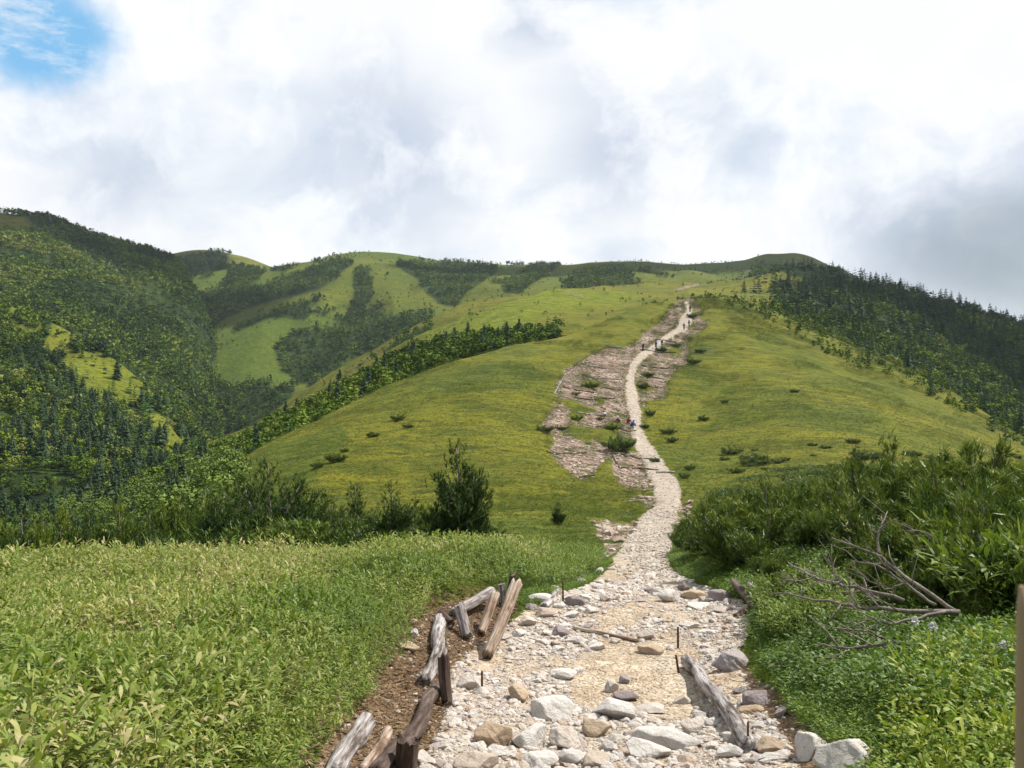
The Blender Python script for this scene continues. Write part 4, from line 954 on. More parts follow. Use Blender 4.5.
# dark pine cushions left standing in and around the washed-out ground
e_ = put_pine(BUSH, *(lambda h: (h[0], h[1]))(ghit(620, 450, 60)), 2.2, 'large dark dwarf pine mound beside the trail in the washed-out ground', None, sz=1.6); e_.scale = (3.0, 2.0, 1.9)
for px_, py_, s_ in [(591, 388, 1.6), (644, 388, 1.5), (577, 420, 1.0), (612, 430, 1.3), (648, 376, 1.2), (662, 352, 1.8), (676, 347, 1.4), (692, 318, 2.), (650, 415, 1.2), (668, 434, 1.3), (645, 428, .9), (672, 442, 1.), (693, 364, 1.9), (545, 432, 1.3), (561, 430, .9), (703, 420, 1.1), 
                     (725, 403, .9), (690, 470, .8), (684, 478, .7), (576, 395, .8), (655, 462, .7), (600, 420, .7), (398, 420, 1.1), (408, 428, .8), (372, 437, .9), (335, 462, 1.2), (318, 468, .8), (345, 452, .6)]:
    h_ = ghit(px_, py_, 45, 420)
    if h_ is None: continue
    put_pine(BUSH, h_[0], h_[1], s_, 'small round dwarf pine dotted alone on the meadow or washed-out ground of the hill', 'dwarf pines dotted over the meadow hill', sz=s_*.75)
rgs = np.random.default_rng(90)
for k in range(44):
    px_, py_ = (rgs.uniform(700, 1000), rgs.uniform(330, 500)) if k < 9 else (rgs.uniform(720, 1030), rgs.normal(462, 7)); 
    if py_ < np.interp(px_, [700, 820, 1000], [320, 365, 450]): continue
    h_ = ghit(px_, py_, 60, 420)
    if h_ is None: continue
    s_ = float(np.clip(rgs.lognormal(-.25, .5), .3, 2.2)); put_pine(BUSH, h_[0], h_[1], s_, 'small round dwarf pine dotted alone on the meadow or washed-out ground of the hill', 'dwarf pines dotted over the meadow hill', sz=s_*.6)
# ================================================================== rocks
def ico(sub):
    t = (1+5**.5)/2
    V = [(-1, t, 0), (1, t, 0), (-1, -t, 0), (1, -t, 0), (0, -1, t), (0, 1, t), (0, -1, -t), (0, 1, -t), (t, 0, -1), (t, 0, 1), (-t, 0, -1), (-t, 0, 1)]
    Fc = [(0, 11, 5), (0, 5, 1), (0, 1, 7), (0, 7, 10), (0, 10, 11), (1, 5, 9), (5, 11, 4), (11, 10, 2), (10, 7, 6), (7, 1, 8), (3, 9, 4), (3, 4, 2), (3, 2, 6), (3, 6, 8), (3, 8, 9), (4, 9, 5), (2, 4, 11), (6, 2, 10), (8, 6, 7), (9, 8, 1)]
    V = [np.array(v)/np.linalg.norm(v) for v in V]
    for _ in range(sub):
        mid = {}; nf = []
        def g(a, b):
            k = (min(a, b), max(a, b))
            if k not in mid: v = V[a]+V[b]; V.append(v/np.linalg.norm(v)); mid[k] = len(V)-1
            return mid[k]
        for a, b, c in Fc:
            ab, bc, ca = g(a, b), g(b, c), g(c, a); nf += [(a, ab, ca), (b, bc, ab), (c, ca, bc), (ab, bc, ca)]
        Fc = nf
    return np.array(V), np.array(Fc)
ICO = {k: ico(k) for k in (0, 1, 2, 4)}
def rock_tpl(rg, sub, planes=13, rough=.03, round_=.0, flat=(1, 1, 1)):
    n, f = ICO[sub]; pn = rg.normal(size=(planes, 3)); pn /= np.linalg.norm(pn, axis=1)[:, None]; ph = rg.uniform(.62, 1.0, planes)
    d = n@pn.T; r = np.where(d > .05, ph[None]/np.maximum(d, .05), 9); ks = 45 if round_ < .3 else 9
    r = -np.log(np.exp(-ks*np.minimum(r, 1.4)).sum(1))/ks
    v = n*r[:, None]
    if rough and sub >= 2:
        v = v+n*(rough*(fbm(n[:, 0]*3+n[:, 2]*2+rg.random()*9, n[:, 1]*3-n[:, 2]*2, int(rg.integers(99)), 4)))[:, None]
    v = v/np.abs(v).max(0); return v*np.array(flat)*.5, f, np.zeros(len(v))
def rock_mat(name, stops, obj=True):
    m, nt, b = mat_new(name, .88, .25); q = N(nt)
    if obj: r = q.n('ShaderNodeObjectInfo').outputs['Random']
    else: r = q.attr('rnd')
    base = q.ramp(r, stops); tc = q.pos()
    mot = q.ramp(q.noise(tc, 9, 7, .72, .5), [(.28, (.60, .55, .52)), (.48, (.95, .93, .91)), (.7, (1.12, 1.12, 1.1))])
    c = q.mix(.85, base, mot, 'MULTIPLY')
    rust = q.ramp(q.noise(tc, 2.7, 5, .7), [(.60, (0, 0, 0)), (.70, (1, 1, 1))])
    c = q.mix(q.m('MULTIPLY', rust, .5), c, (.40, .235, .12))
    lich = q.m('MULTIPLY', q.m('GREATER_THAN', q.noise(tc, 22, 4, .8), .66), .6)
    c = q.mix(lich, c, (.15, .135, .12))
    q.l(c, b.inputs['Base Color'])
    h = q.m('ADD', q.noise(tc, 18, 8, .75), q.m('MULTIPLY', q.noise(q.mapv(tc, (1, 1, 3), (.5, .3, 0)), 7, 5, .7), .7)); q.bump(h, .9, .035, b)
    return m
PALE = [(0, (.66, .61, .56)), (.3, (.60, .53, .46)), (.55, (.70, .67, .64)), (.75, (.56, .47, .38)), (.9, (.44, .39, .37)), (1, (.54, .40, .28))]
M_ROCK = rock_mat('pale_rock', PALE); M_GRAV = rock_mat('gravel_stones', PALE, False)
M_TAN = rock_mat('rusty_rock', [(0, (.46, .34, .23)), (.5, (.54, .43, .31)), (1, (.48, .35, .24))])
M_DARK = rock_mat('purplish_grey_rock', [(0, (.27, .23, .22)), (.5, (.35, .30, .30)), (1, (.42, .38, .37))])
M_WHITE = rock_mat('white_granite', [(0, (.66, .63, .585)), (.5, (.70, .665, .62)), (1, (.64, .61, .58))])
rgr = np.random.default_rng(17)
RM = {}
def rock_mesh(sub, matn, i, flat=False, rnd=False):
    key = (sub, matn.name, i, flat)
    if key not in RM:
        g_ = np.random.default_rng(1000+i*7+sub)
        v, f, t = rock_tpl(g_, sub, 11+i % 5, .07, .5 if rnd else 0)
        RM[key] = mesh_np('rock', v, f, matn, sub >= 3 and False, {'tint': t}, link=False)
        RM[key].shade_smooth() if sub >= 4 else RM[key].shade_flat()
    return RM[key]
TAKEN = []
def rock(px, py, w, h, m, label, rz=0., i=0, dep=1.1, name='rock', tx=0., ty=0.):
    """a rock whose visible body is centred on (px,py), w x h pixels"""
    hit = ghit(px, py+h*.42, 3)
    d = hit[1]; W = w/F*d; Hh = h/F*d*.92
    o = obj_of(name, rock_mesh(4, m, i)); dp = W*dep*.8
    o.location = (hit[0], d+dp*.28, hit[2]+Hh*.17); o.scale = (W*1.12, dp, Hh*1.12); o.rotation_euler = (tx, ty, rz)
    tag(o, label, 'rock'); TAKEN.append((hit[0], d+dp*.28, W*.55)); return o
W_, T_, D_, P_ = M_WHITE, M_TAN, M_DARK, M_ROCK
rock(549, 709, 46, 27, W_, 'angular light grey flat-topped rock behind the row across the near path', .3, 1)
rock(492, 734, 38, 30, T_, 'rounded boulder brown on one side and orange on the other, nearest the low stump', .5, 2)
rock(520, 693, 30, 22, T_, 'orange-tan boulder alone on the gravel behind the flat-topped grey rock', .9, 3)
rock(471, 681, 26, 20, P_, 'grey rounded rock beside the thin iron pin near the upright dark post', .2, 4)
rock(563, 675, 26, 11, W_, 'thin cream flat stone lying alone on the open sand', .2, 5)
rock(529, 737, 40, 26, W_, 'whitish slab rock touching the brown and orange boulder', .4, 6)
rock(565, 737, 34, 28, P_, 'tan block with a pale flat face, between the whitish slab and the orange-ended block', .1, 7)
rock(594, 727, 34, 22, T_, 'blocky pale rock with an orange end in the middle of the near path', -.2, 8)
rock(617, 709, 44, 24, W_, 'big cream wedge-shaped rock sloping towards the sand', -.35, 9)
rock(614, 684, 16, 20, P_, 'upright tan stone with a rounded head at the edge of the sand', .3, 10)
rock(628, 695, 26, 12, D_, 'long low grey stone beneath the upright tan stone', -.5, 11)
rock(653, 709, 32, 10, P_, 'long flat grey-tan stone reaching into the sand from the cream wedge', .0, 12)
rock(626, 679, 12, 10, D_, 'small brown stone leaning behind the upright tan stone', .0, 13)
rock(670, 738, 62, 24, W_, 'broad pale flat slab embedded in the near path below the sand', .1, 33, 1.0)
rock(693, 727, 26, 18, P_, 'grey dome-shaped rock behind the broad pale slab', .1, 15)
rock(648, 752, 44, 16, W_, 'cream flat slab in front of the broad pale slab', -.3, 16)
rock(538, 762, 40, 18, W_, 'white flat rock at the bottom edge of the view', .3, 17)
rock(572, 758, 26, 14, W_, 'small white block under the tan block, close to the bottom edge', .0, 5)
rock(474, 764, 46, 22, P_, 'large grey rock cut by the bottom edge near the stump', .6, 2)
rock(733, 751, 28, 16, W_, 'nearly white rounded stone by the lower end of the fallen grey log', .2, 18)
rock(735, 738, 22, 14, P_, 'pale stone tucked behind the nearly white stone at the log end', .2, 19)
rock(683, 699, 18, 11, P_, 'small grey stone half sunk in sand next to the fallen grey log', .3, 20)
rock(714, 722, 16, 10, P_, 'small pinkish stone under the middle of the fallen grey log', .0, 21)
rock(758, 698, 28, 20, D_, 'purplish grey rounded rock past the fallen log, near the green verge', .3, 22)
rock(776, 746, 32, 16, T_, 'brown rounded rock between the log end and the big pink-grey boulder', -.1, 23)
rock(755, 710, 26, 9, T_, 'narrow orange-brown stone below the purplish rock', .6, 24)
rock(783, 711, 14, 12, D_, 'small grey stone at the foot of the herbs beside the purplish rock', .0, 25)
rock(858, 753, 78, 56, W_, 'largest boulder, pinkish white and blocky, at the foot of the verge', .25, 26, .9, 'boulder')
rock(814, 742, 34, 34, W_, 'pale slanting block leaning against the largest boulder', .6, 27)
rock(735, 661, 38, 22, D_, 'dark purple-grey jagged rock beside the upper end of the fallen log', .4, 28)
rock(786, 664, 24, 16, D_, 'dark flat stone half hidden in the herbs of the verge', .1, 29)
rock(670, 595, 22, 17, W_, 'white-grey blocky boulder on the edge where the path narrows', .1, 30)
rock(694, 594, 24, 12, T_, 'rusty orange flat boulder next to the white-grey block where the path narrows', .0, 31)
rock(684, 585, 13, 15, D_, 'grey stone standing behind the rusty orange boulder', .0, 32)
rock(723, 594, 24, 13, D_, 'purplish rock at the foot of the dwarf pines, before the pair of weathered logs', .0, 33)
rock(652, 590, 16, 9, D_, 'low brown-grey stone in the middle of the narrowing path', .0, 34)
rock(646, 632, 18, 17, P_, 'grey leaning boulder standing alone on the gravel behind the thin crossing log', -.2, 35)
rock(650, 648, 27, 15, T_, 'tan flat-topped boulder at the end of the thin crossing log', .1, 36)
rock(562, 631, 20, 13, D_, 'blue-grey wedge stone at the near end of the thin crossing log', .2, 37)
rock(407, 645, 22, 14, T_, 'tan flat boulder on the bare bank beneath the bamboo grass', .1, 38)
rock(413, 632, 10, 14, W_, 'white upright stone behind the tan flat boulder on the bare bank', .2, 39)
rock(412, 622, 12, 9, T_, 'small orange stone above the white upright stone on the bare bank', .2, 40)
rock(627, 573, 8, 5, T_, 'small bright orange stone in the path beyond the narrowing', .0, 41)
rock(578, 581, 16, 9, D_, 'dark brown rock at the bend where the bamboo verge meets the path', .0, 42)
rock(573, 577, 13, 8, D_, 'dark rock leaning at the bend beside the verge, behind another dark brown rock', .0, 43)
rock(600, 570, 9, 8, W_, 'whitish stone on the green verge above the bend of the path', .3, 44)
for px_, py_, w_, h_, m_ in [(540, 598, 22, 10, P_), (556, 588, 12, 8, W_), (547, 579, 8, 9, W_), (530, 620, 20, 14, P_), (518, 633, 16, 9, W_), (545, 612, 22, 12, P_), (533, 606, 16, 9, D_), (505, 636, 14, 9, P_), (575, 600, 24, 13, D_), (560, 604, 13, 9, P_),
                             (590, 610, 16, 8, P_), (572, 614, 18, 9, W_), (585, 597, 16, 8, W_), (604, 598, 12, 8, P_), (578, 640, 24, 10, W_), (598, 646, 18, 9, W_), (560, 648, 14, 8, W_), (542, 641, 16, 9, W_), (660, 620, 12, 7, W_), (700, 606, 26, 7, W_), (720, 610, 20, 7, P_),
                             (560, 590, 8, 7, W_), (590, 559, 8, 6, W_), (606, 556, 6, 5, W_), (612, 549, 7, 5, P_), (595, 550, 6, 6, W_), (586, 572, 10, 6, D_), (733, 607, 12, 7, D_), (765, 590, 14, 8, D_), (706, 588, 8, 8, W_), (640, 600, 12, 5, P_), (615, 640, 12, 7, P_), (690, 625, 20, 8, W_), (710, 632, 18, 6, W_),
                             (445, 745, 16, 12, P_), (455, 722, 14, 9, P_), (462, 705, 12, 8, P_), (700, 715, 16, 9, P_), (690, 760, 22, 12, P_), (715, 745, 14, 9, W_), (610, 745, 20, 14, W_), (600, 762, 30, 14, P_), (628, 735, 14, 10, P_), (745, 702, 14, 8, P_), (740, 690, 12, 7, D_), (760, 725, 14, 8, W_), (500, 752, 18, 12, W_), (636, 722, 16, 9, W_)]:
    o = rock(px_, py_, w_, h_, m_, 'x', rgr.uniform(-.6, .6), int(rgr.integers(1, 44)))
    if py_ < 600: lb, gp = 'angular stone among the rocks along the edges of the path where it narrows', 'rocks where the path narrows'
    elif py_ < 660 and px_ < 620: lb, gp = 'pale angular rock in the stony heap before the leaning tan log', 'rocks heaped before the leaning log'
    elif py_ < 640: lb, gp = 'pale flat rock in the gravel on the pine side of the path', 'rocks on the pine side of the path'
    else: lb, gp = 'hand-sized stone packed between the larger rocks of the near path', 'stones between the near rocks'
    tag(o, lb, 'rock', gp)
# singly built stones of the path: largest first, then gravel as one mass
def free(P, r=.0):
    ok = np.ones(len(P), bool)
    for x, y, s in TAKEN: ok &= np.hypot(P[:, 0]-x, P[:, 1]-y) > s*.8+r
    return ok
STONY = sstep(-.15, .2, fbm(XX*1.1+3, YY*.8, 91, 4)+.22*inpoly(PP, PY, [(480, 680), (600, 580), (600, 660)])+.35*(PY > 712)+.35*inpoly(PP, PY, [(495, 655), (560, 590), (625, 585), (620, 660)])-.5*inpoly(PP, PY, [(600, 650), (700, 650), (700, 700), (690, 725), (570, 700)]))
def pebbles(n, d0, d1, seed, msk, p=1.):
    rg = np.random.default_rng(seed); wgt = (AREA*msk*((DD > d0) & (DD < d1))*STONY**p).ravel(); cs = np.cumsum(wgt)
    i, j = np.unravel_index(np.searchsorted(cs, rg.random(n)*cs[-1]), AREA.shape); i = np.clip(i, 0, NT-2); j = np.clip(j, 0, ND-2)
    t = TH[i]+(TH[i+1]-TH[i])*rg.random(n); d = D[j]+(D[j+1]-D[j])*rg.random(n); x = d*np.tan(t); return np.stack([x, d, zat(x, d)], 1)
inv_ = (PP > -20) & (PP < 1045) & (PY < 800)
Pm = pebbles(700, 4.2, 16, 5, path & inv_); Pm = Pm[free(Pm, .015)][:215]
for x, y, z in Pm:
    s = rgr.uniform(.045, .14)*np.interp(y, [4, 10, 16], [.9, 1.1, 1.4]); o = obj_of('stone', rock_mesh(2, M_ROCK, int(rgr.integers(1, 40)))); o.location = (x, y, z+s*.08)
    o.scale = (s*rgr.uniform(.8, 1.5), s*rgr.uniform(.8, 1.2), s*rgr.uniform(.45, .8)); o.rotation_euler = (rgr.normal(0, .2), rgr.normal(0, .2), rgr.random()*6.28)
    tag(o, 'fist-sized loose stone lying in the gravel of the stony path', 'stone', 'loose stones on the path')
G1 = [rock_tpl(rgr, 1, 8) for _ in range(14)]; G0 = [rock_tpl(rgr, 0, 6) for _ in range(14)]
M_PINKR = rock_mat('pinkish_rubble', [(0, (.40, .29, .235)), (.4, (.54, .43, .36)), (.7, (.33, .24, .19)), (1, (.64, .57, .51))], False)
M_TANG = rock_mat('trodden_stones', [(0, (.50, .43, .35)), (.4, (.58, .53, .46)), (.7, (.40, .32, .25)), (1, (.64, .60, .55))], False)
def gravel(name, label, tp, P, s0, s1, seed, zf=.6):
    rg = np.random.default_rng(seed); n = len(P); s = s0+(s1-s0)*rg.random(n)**2.2
    V, Fq, T, Rq = join_templates(tp, rg.integers(0, len(tp), n), P+np.stack([0*s, 0*s, s*.12], 1), rg.random(n)*6.28, np.stack([s*rg.uniform(.8, 1.5, n), s, s*rg.uniform(.35, .8, n)], 1), rg.normal(0, .18, (n, 2)))
    o = mesh_np(name, V, Fq, M_PINKR if name == 'rubble' else M_TANG if 'rubble' in label else M_GRAV, False, {'rnd': Rq}); tag(o, label, 'gravel', None, 'stuff'); return o
g1 = pebbles(9500, 4, 17, 6, path & inv_); gravel('gravel', 'pale angular gravel strewn over the near path', G1, g1[free(g1)], .018, .085, 7)
g2 = pebbles(38000, 4, 14, 8, path & inv_, .3); gravel('gravel', 'fine grit between the stones of the near path', G0, g2, .006, .026, 9)
g3 = pebbles(7000, 14, 60, 10, path & inv_, .5); gravel('gravel', 'whitish rubble covering the path down to the saddle', G1, g3, .03, .14, 11)
g3b = pebbles(1500, 45, 330, 14, path & inv_, .0); gravel('gravel', 'whitish rubble on the far climb of the path', G0, g3b, .06, .22, 11)
g4 = pebbles(9000, 30, 330, 12, erode & inv_, 0); g4 = g4[:6500]; gravel('rubble', 'pinkish rubble over the washed-out ground of the hill', G0, g4, .10, .55, 13)
g5 = pebbles(500, 3.5, 16, 15, soil & inv_, 0); gravel('gravel', 'small stones and crumbs on the bare brown banks', G0, g5, .01, .05, 16)
# dead leaves and broken twigs on the bare banks
lt = scat2([(500, 590), (470, 590), (400, 606), (370, 645), (340, 680), (300, 740), (280, 800), (432, 800), (448, 700), (456, 668), (480, 646), (515, 604)], 6000, 4, 14, 301, keep=~path)
LIT = []
for _ in range(6):
    ps = []
    for i in range(3):
        a = rgf.random()*6.28; v, f = leaf(np.array([rgf.normal(0, .2), rgf.normal(0, .2), .1]), np.array([math.cos(a), math.sin(a), rgf.uniform(-.1, .3)]), np.array([0, 0, 1.])+rgf.normal(0, .5, 3), rgf.uniform(.5, 1.6), rgf.uniform(.05, .22), .1); ps.append((v, f, 0))
    LIT.append(cat(ps))
M_LIT = leaf_material('dead_leaves', [(0, (.09, .05, .03)), (.5, (.24, .16, .09)), (.85, (.42, .32, .20)), (1, (.12, .16, .03))], .9, 0, .1)
mass('leaf_litter', 'brown dead leaves and twig bits on the bare bank under the bamboo grass', LIT, lt, .055, M_LIT, 302, cat_='leaf litter')
# ================================================================== timber
def wood_mat(name, stops, sc=1.):
    m, nt, b = mat_new(name, .85, .2); q = N(nt); tc = q.n('ShaderNodeTexCoord').outputs['Object']
    g = q.noise(q.mapv(tc, (26, 26, 2.0)), 1.3*sc, 7, .7, .6); g2 = q.noise(q.mapv(tc, (9, 9, 2.0)), 1.1, 4, .6, .3)
    c = q.ramp(q.m('ADD', q.m('MULTIPLY', g, .6), q.m('MULTIPLY', g2, .4)), stops); q.l(c, b.inputs['Base Color'])
    q.bump(g, .9, .012, b); return m
M_GREYLOG = wood_mat('weathered_grey_wood', [(.36, (.030, .022, .018)), (.44, (.12, .095, .08)), (.51, (.29, .26, .245)), (.60, (.52, .49, .475))])
M_TANLOG = wood_mat('peeled_tan_wood', [(.36, (.035, .022, .015)), (.44, (.16, .10, .068)), (.51, (.34, .25, .185)), (.60, (.52, .45, .38))])
M_DARKLOG = wood_mat('dark_damp_wood', [(.33, (.022, .014, .010)), (.46, (.07, .045, .035)), (.58, (.16, .12, .10)), (.7, (.34, .30, .28))])
M_IRON, nt_, b_ = mat_new('rusty_iron', .8, .3); b_.inputs['Base Color'].default_value = (.09, .045, .03, 1); b_.inputs['Metallic'].default_value = .3
def w3(px, py, d): return Vector(((px-CX)/F*d, d, (HY-py)/F*d))
def log_mesh(L, r0, r1, seed, bend=.0, sides=30, rings=34, groove=.10):
    V = []; Fc = []; s_ = seed*3.7
    for i in range(rings):
        t = i/(rings-1); z = (t-.5)*L; rr = r0+(r1-r0)*t
        for j in range(sides):
            a = 2*math.pi*j/sides; g = fbm(np.array([math.cos(a)*2.3+s_]), np.array([math.sin(a)*2.3+t*L*2.6]), seed, 4)[0]; g2 = vnoise(np.array([math.cos(a)*5+s_]), np.array([math.sin(a)*5+t*L*3.2]), seed+5)[0]
            r = rr*(1+groove*g-groove*1.1*sstep(.6, .8, g2))
            jag = (fbm(np.array([a*1.6+s_]), np.array([t]), seed+9, 2)[0])*r0*(.8 if i in (0, rings-1) else 0)
            r *= 1+.10*fbm(np.array([t*L*1.3+s_]), np.array([.5]), seed+3, 3)[0]
            V.append((math.cos(a)*r+r0*.9*fbm(np.array([t*L*1.1+s_]), np.array([2.5]), seed+4, 3)[0]+bend*math.sin(math.pi*t)*L*.25, math.sin(a)*r+bend*.4*math.sin(2*math.pi*t)*L*.1, z+jag))
    for i in range(rings-1):
        for j in range(sides):
            p, q2 = i*sides+j, i*sides+(j+1) % sides; Fc += [[p, q2, q2+sides], [p, q2+sides, p+sides]]
    n = len(V); V += [(bend*0, 0, -L/2+r0*.1), (0, 0, L/2-r1*.1)]
    for j in range(sides): Fc += [[n, (j+1) % sides, j], [n+1, (rings-1)*sides+j, (rings-1)*sides+(j+1) % sides]]
    return np.array(V), np.array(Fc)
LOGN = [0]
def log(p0, p1, wpx, m, label, bend=0., name='log', cat_='log', r1=None, group=None, roll=0.):
    """p = (column, row, depth or None, lift above ground in m when depth is None)"""
    P = []
    for p in (p0, p1):
        # (column, row, row of the ground contact under this end, extra depth)
        gr = p[2] if len(p) > 2 else p[1]+wpx*.32
        P.append(w3(p[0], p[1], ghit(p[0], gr, 3)[1]+(p[3] if len(p) > 3 else 0)))
    a, b = P; L = (b-a).length; dm = (a.y+b.y)/2; r = wpx*.88/F*dm/2; LOGN[0] += 1
    V, Fc = log_mesh(L, r, r1*r if r1 else r*.9, LOGN[0], bend)
    o = mesh_np(name, V, Fc, m, True); o.location = (a+b)/2; o.rotation_euler = (b-a).to_track_quat('Z', 'Y').to_euler()
    return tag(o, label, cat_, group)
def gd_(px, py): return ghit(px, py, 3)[1]
log((686, 661), (752, 748), 18, M_GREYLOG, 'cracked silver-grey log lying along the trail edge on the pine side', .04)
log((515, 584, 640), (488, 655), 14, M_TANLOG, 'peeled tan log leaning upward, the most orange of the leaning timbers', .03)
log((495, 595, 628), (482, 633), 11, M_TANLOG, 'short brown split log leaning just behind the peeled tan log', .02)
log((490, 591, 606), (452, 614), 12, M_GREYLOG, 'pale grey log lying level at the brink of the bamboo grass', .03)
log((458, 607, 630), (467, 637), 13, M_GREYLOG, 'short pale post tipped against the end of the level grey log', .0, 'post', 'post')
log((441, 620), (424, 682), 17, M_GREYLOG, 'silvery barkless log curving down the bare bank', .10)
log((444, 656, 702), (447, 702), 13, M_DARKLOG, 'dark upright post standing against the barkless log', .0, 'post', 'post')
log((438, 688), (372, 775), 20, M_DARKLOG, 'long dark damp log running down the foot of the bank', .08)
log((408, 739, 775), (405, 780, 775), 25, M_DARKLOG, 'brown ridged stump-like post at the bottom edge of the view', .0, 'post', 'post', r1=1.)
log((364, 722), (332, 775), 24, M_GREYLOG, 'thick pale grey split log in the near corner of the bank', -.04)
log((386, 732), (360, 772), 15, M_TANLOG, 'rotten brown slab of log between the thick grey log and the ridged post', .03)
log((513, 575, 606), (508, 604), 7, M_DARKLOG, 'thin dark stake behind the top of the peeled tan log', 0, 'post', 'post')
log((501, 584, 604), (503, 603), 9, M_GREYLOG, 'small grey stake next to the thin dark stake', 0, 'post', 'post')
log((440, 613), (452, 623), 10, M_DARKLOG, 'short knobbly log joining the level grey log to the barkless one', 0)
log((545, 607), (560, 591), 9, M_GREYLOG, 'short grey log lying among the rocks past the leaning timbers', 0)
log((574, 628), (638, 641), 5, M_TANLOG, 'thin reddish-brown pole laid across the middle of the path', .03)
log((735, 582, 594), (758, 610), 9, M_DARKLOG, 'dark log at the foot of the dwarf pines, trail side of the weathered pair', .03)
log((752, 584, 598), (772, 606, 614), 9, M_GREYLOG, 'paler log at the foot of the dwarf pines, outer one of the weathered pair', .03)
log((736, 617), (752, 607), 7, M_DARKLOG, 'short reddish-grey log end lying below the pair of weathered logs', 0)
log((608, 553), (585, 560), 4, M_GREYLOG, 'thin grey stick on the verge near the whitish stones', 0)
def pin(px, y0, y1, label, wpx=2.2, d=None, lean=0):
    h = ghit(px, y1, 3); d = d or h[1]; a = w3(px, y1+3, d); b = w3(px+lean, y0, d)
    V, Fc = tube_tpl([(0, 0, 0), (0, 0, (b-a).length)], wpx/F*d/2, 8); o = mesh_np('iron_pin', V, Fc, M_IRON, True)
    o.location = a; o.rotation_euler = (b-a).to_track_quat('Z', 'Y').to_euler(); tag(o, label, 'iron pin')
pin(482, 671, 692, 'thin rusty iron pin upright before the grey rounded rock')
pin(678, 627, 648, 'rusty iron pin standing free on the sand beyond the fallen grey log')
pin(679, 655, 673, 'rusty iron pin leaning against the upper end of the fallen grey log', lean=-3)
pin(748, 722, 752, 'rusty iron pin holding the lower end of the fallen grey log')
pin(563, 581, 602, 'dark iron pin by the short grey log among the rocks', 1.8)
a_ = w3(386, 735, 5.8); b_2 = w3(420, 736, 5.75); V, Fc = tube_tpl([(0, 0, 0), (0, 0, (b_2-a_).length)], .007, 8)
o = mesh_np('iron_pin', V, Fc, M_IRON, True); o.location = a_; o.rotation_euler = (b_2-a_).to_track_quat('Z', 'Y').to_euler(); tag(o, 'rusty iron rod lying level on the ridged post', 'iron pin')
# check dams of timber across the washed-out ground
DAMS = [[(582, 364), (594, 367), (607, 369)], [(563, 387), (578, 391), (594, 393)], [(574, 398), (596, 400), (615, 399)], [(577, 413), (592, 415), (606, 416)], [(547, 452), (566, 454), (587, 453)], [(576, 477), (595, 476)], [(612, 454), (632, 456), (653, 460)],
        [(621, 468), (640, 469), (658, 471)], [(612, 455), (621, 470)], [(640, 374), (652, 377), (664, 379)], [(642, 366), (668, 369)], [(637, 386), (658, 388)], [(554, 394), (560, 384), (566, 374)], [(566, 373), (576, 364), (586, 357)], [(586, 357), (597, 352), (609, 347)], [(609, 347), (627, 349)],
        [(625, 492), (650, 491)], [(553, 407), (545, 424)], [(590, 377), (620, 380)], [(596, 427), (636, 431)], [(640, 350), (676, 353)], [(628, 503), (652, 505)], [(655, 340), (676, 343)], [(604, 388), (624, 391)]]
for k, pl in enumerate(DAMS):
    pts = [ghit(a, b, 35, 420) for a, b in pl]
    if any(p is None for p in pts): continue
    dm = pts[0][1]; n = 5*(len(pts)-1)+1; pts = np.array([np.interp(np.linspace(0, len(pts)-1, n), range(len(pts)), [p[i] for p in pts]) for i in range(3)]).T
    pts[:, 2] = zat(pts[:, 0], pts[:, 1])+.10+rgr.normal(0, .03, n); r = 1.35/F*dm/2
    V, Fc = tube_tpl(pts, np.clip(r*(1+rgr.normal(0, .15, n)), .05, .3), 8); c0 = V.mean(0); o = mesh_np('check_dam_log', V-c0, Fc, M_DARKLOG if k % 3 else M_GREYLOG, False); o.location = c0
    tag(o, 'thin dark timber laid across the washed-out ground to hold back the stones', 'check dam', 'timber check dams on the washed-out ground')
# pale sill where the trail meets the boardwalk slope
p_ = [ghit(656, 473, 30), ghit(674, 473, 30)]; a_, b_2 = Vector(p_[0]), Vector(p_[1])
V, Fc = log_mesh((b_2-a_).length, .16, .15, 77); o = mesh_np('log', V, Fc, M_GREYLOG, True); o.location = (a_+b_2)/2+Vector((0, 0, .05)); o.rotation_euler = (b_2-a_).to_track_quat('Z', 'Y').to_euler(); tag(o, 'pale sill log lying across the trail at the foot of its long climb', 'log')
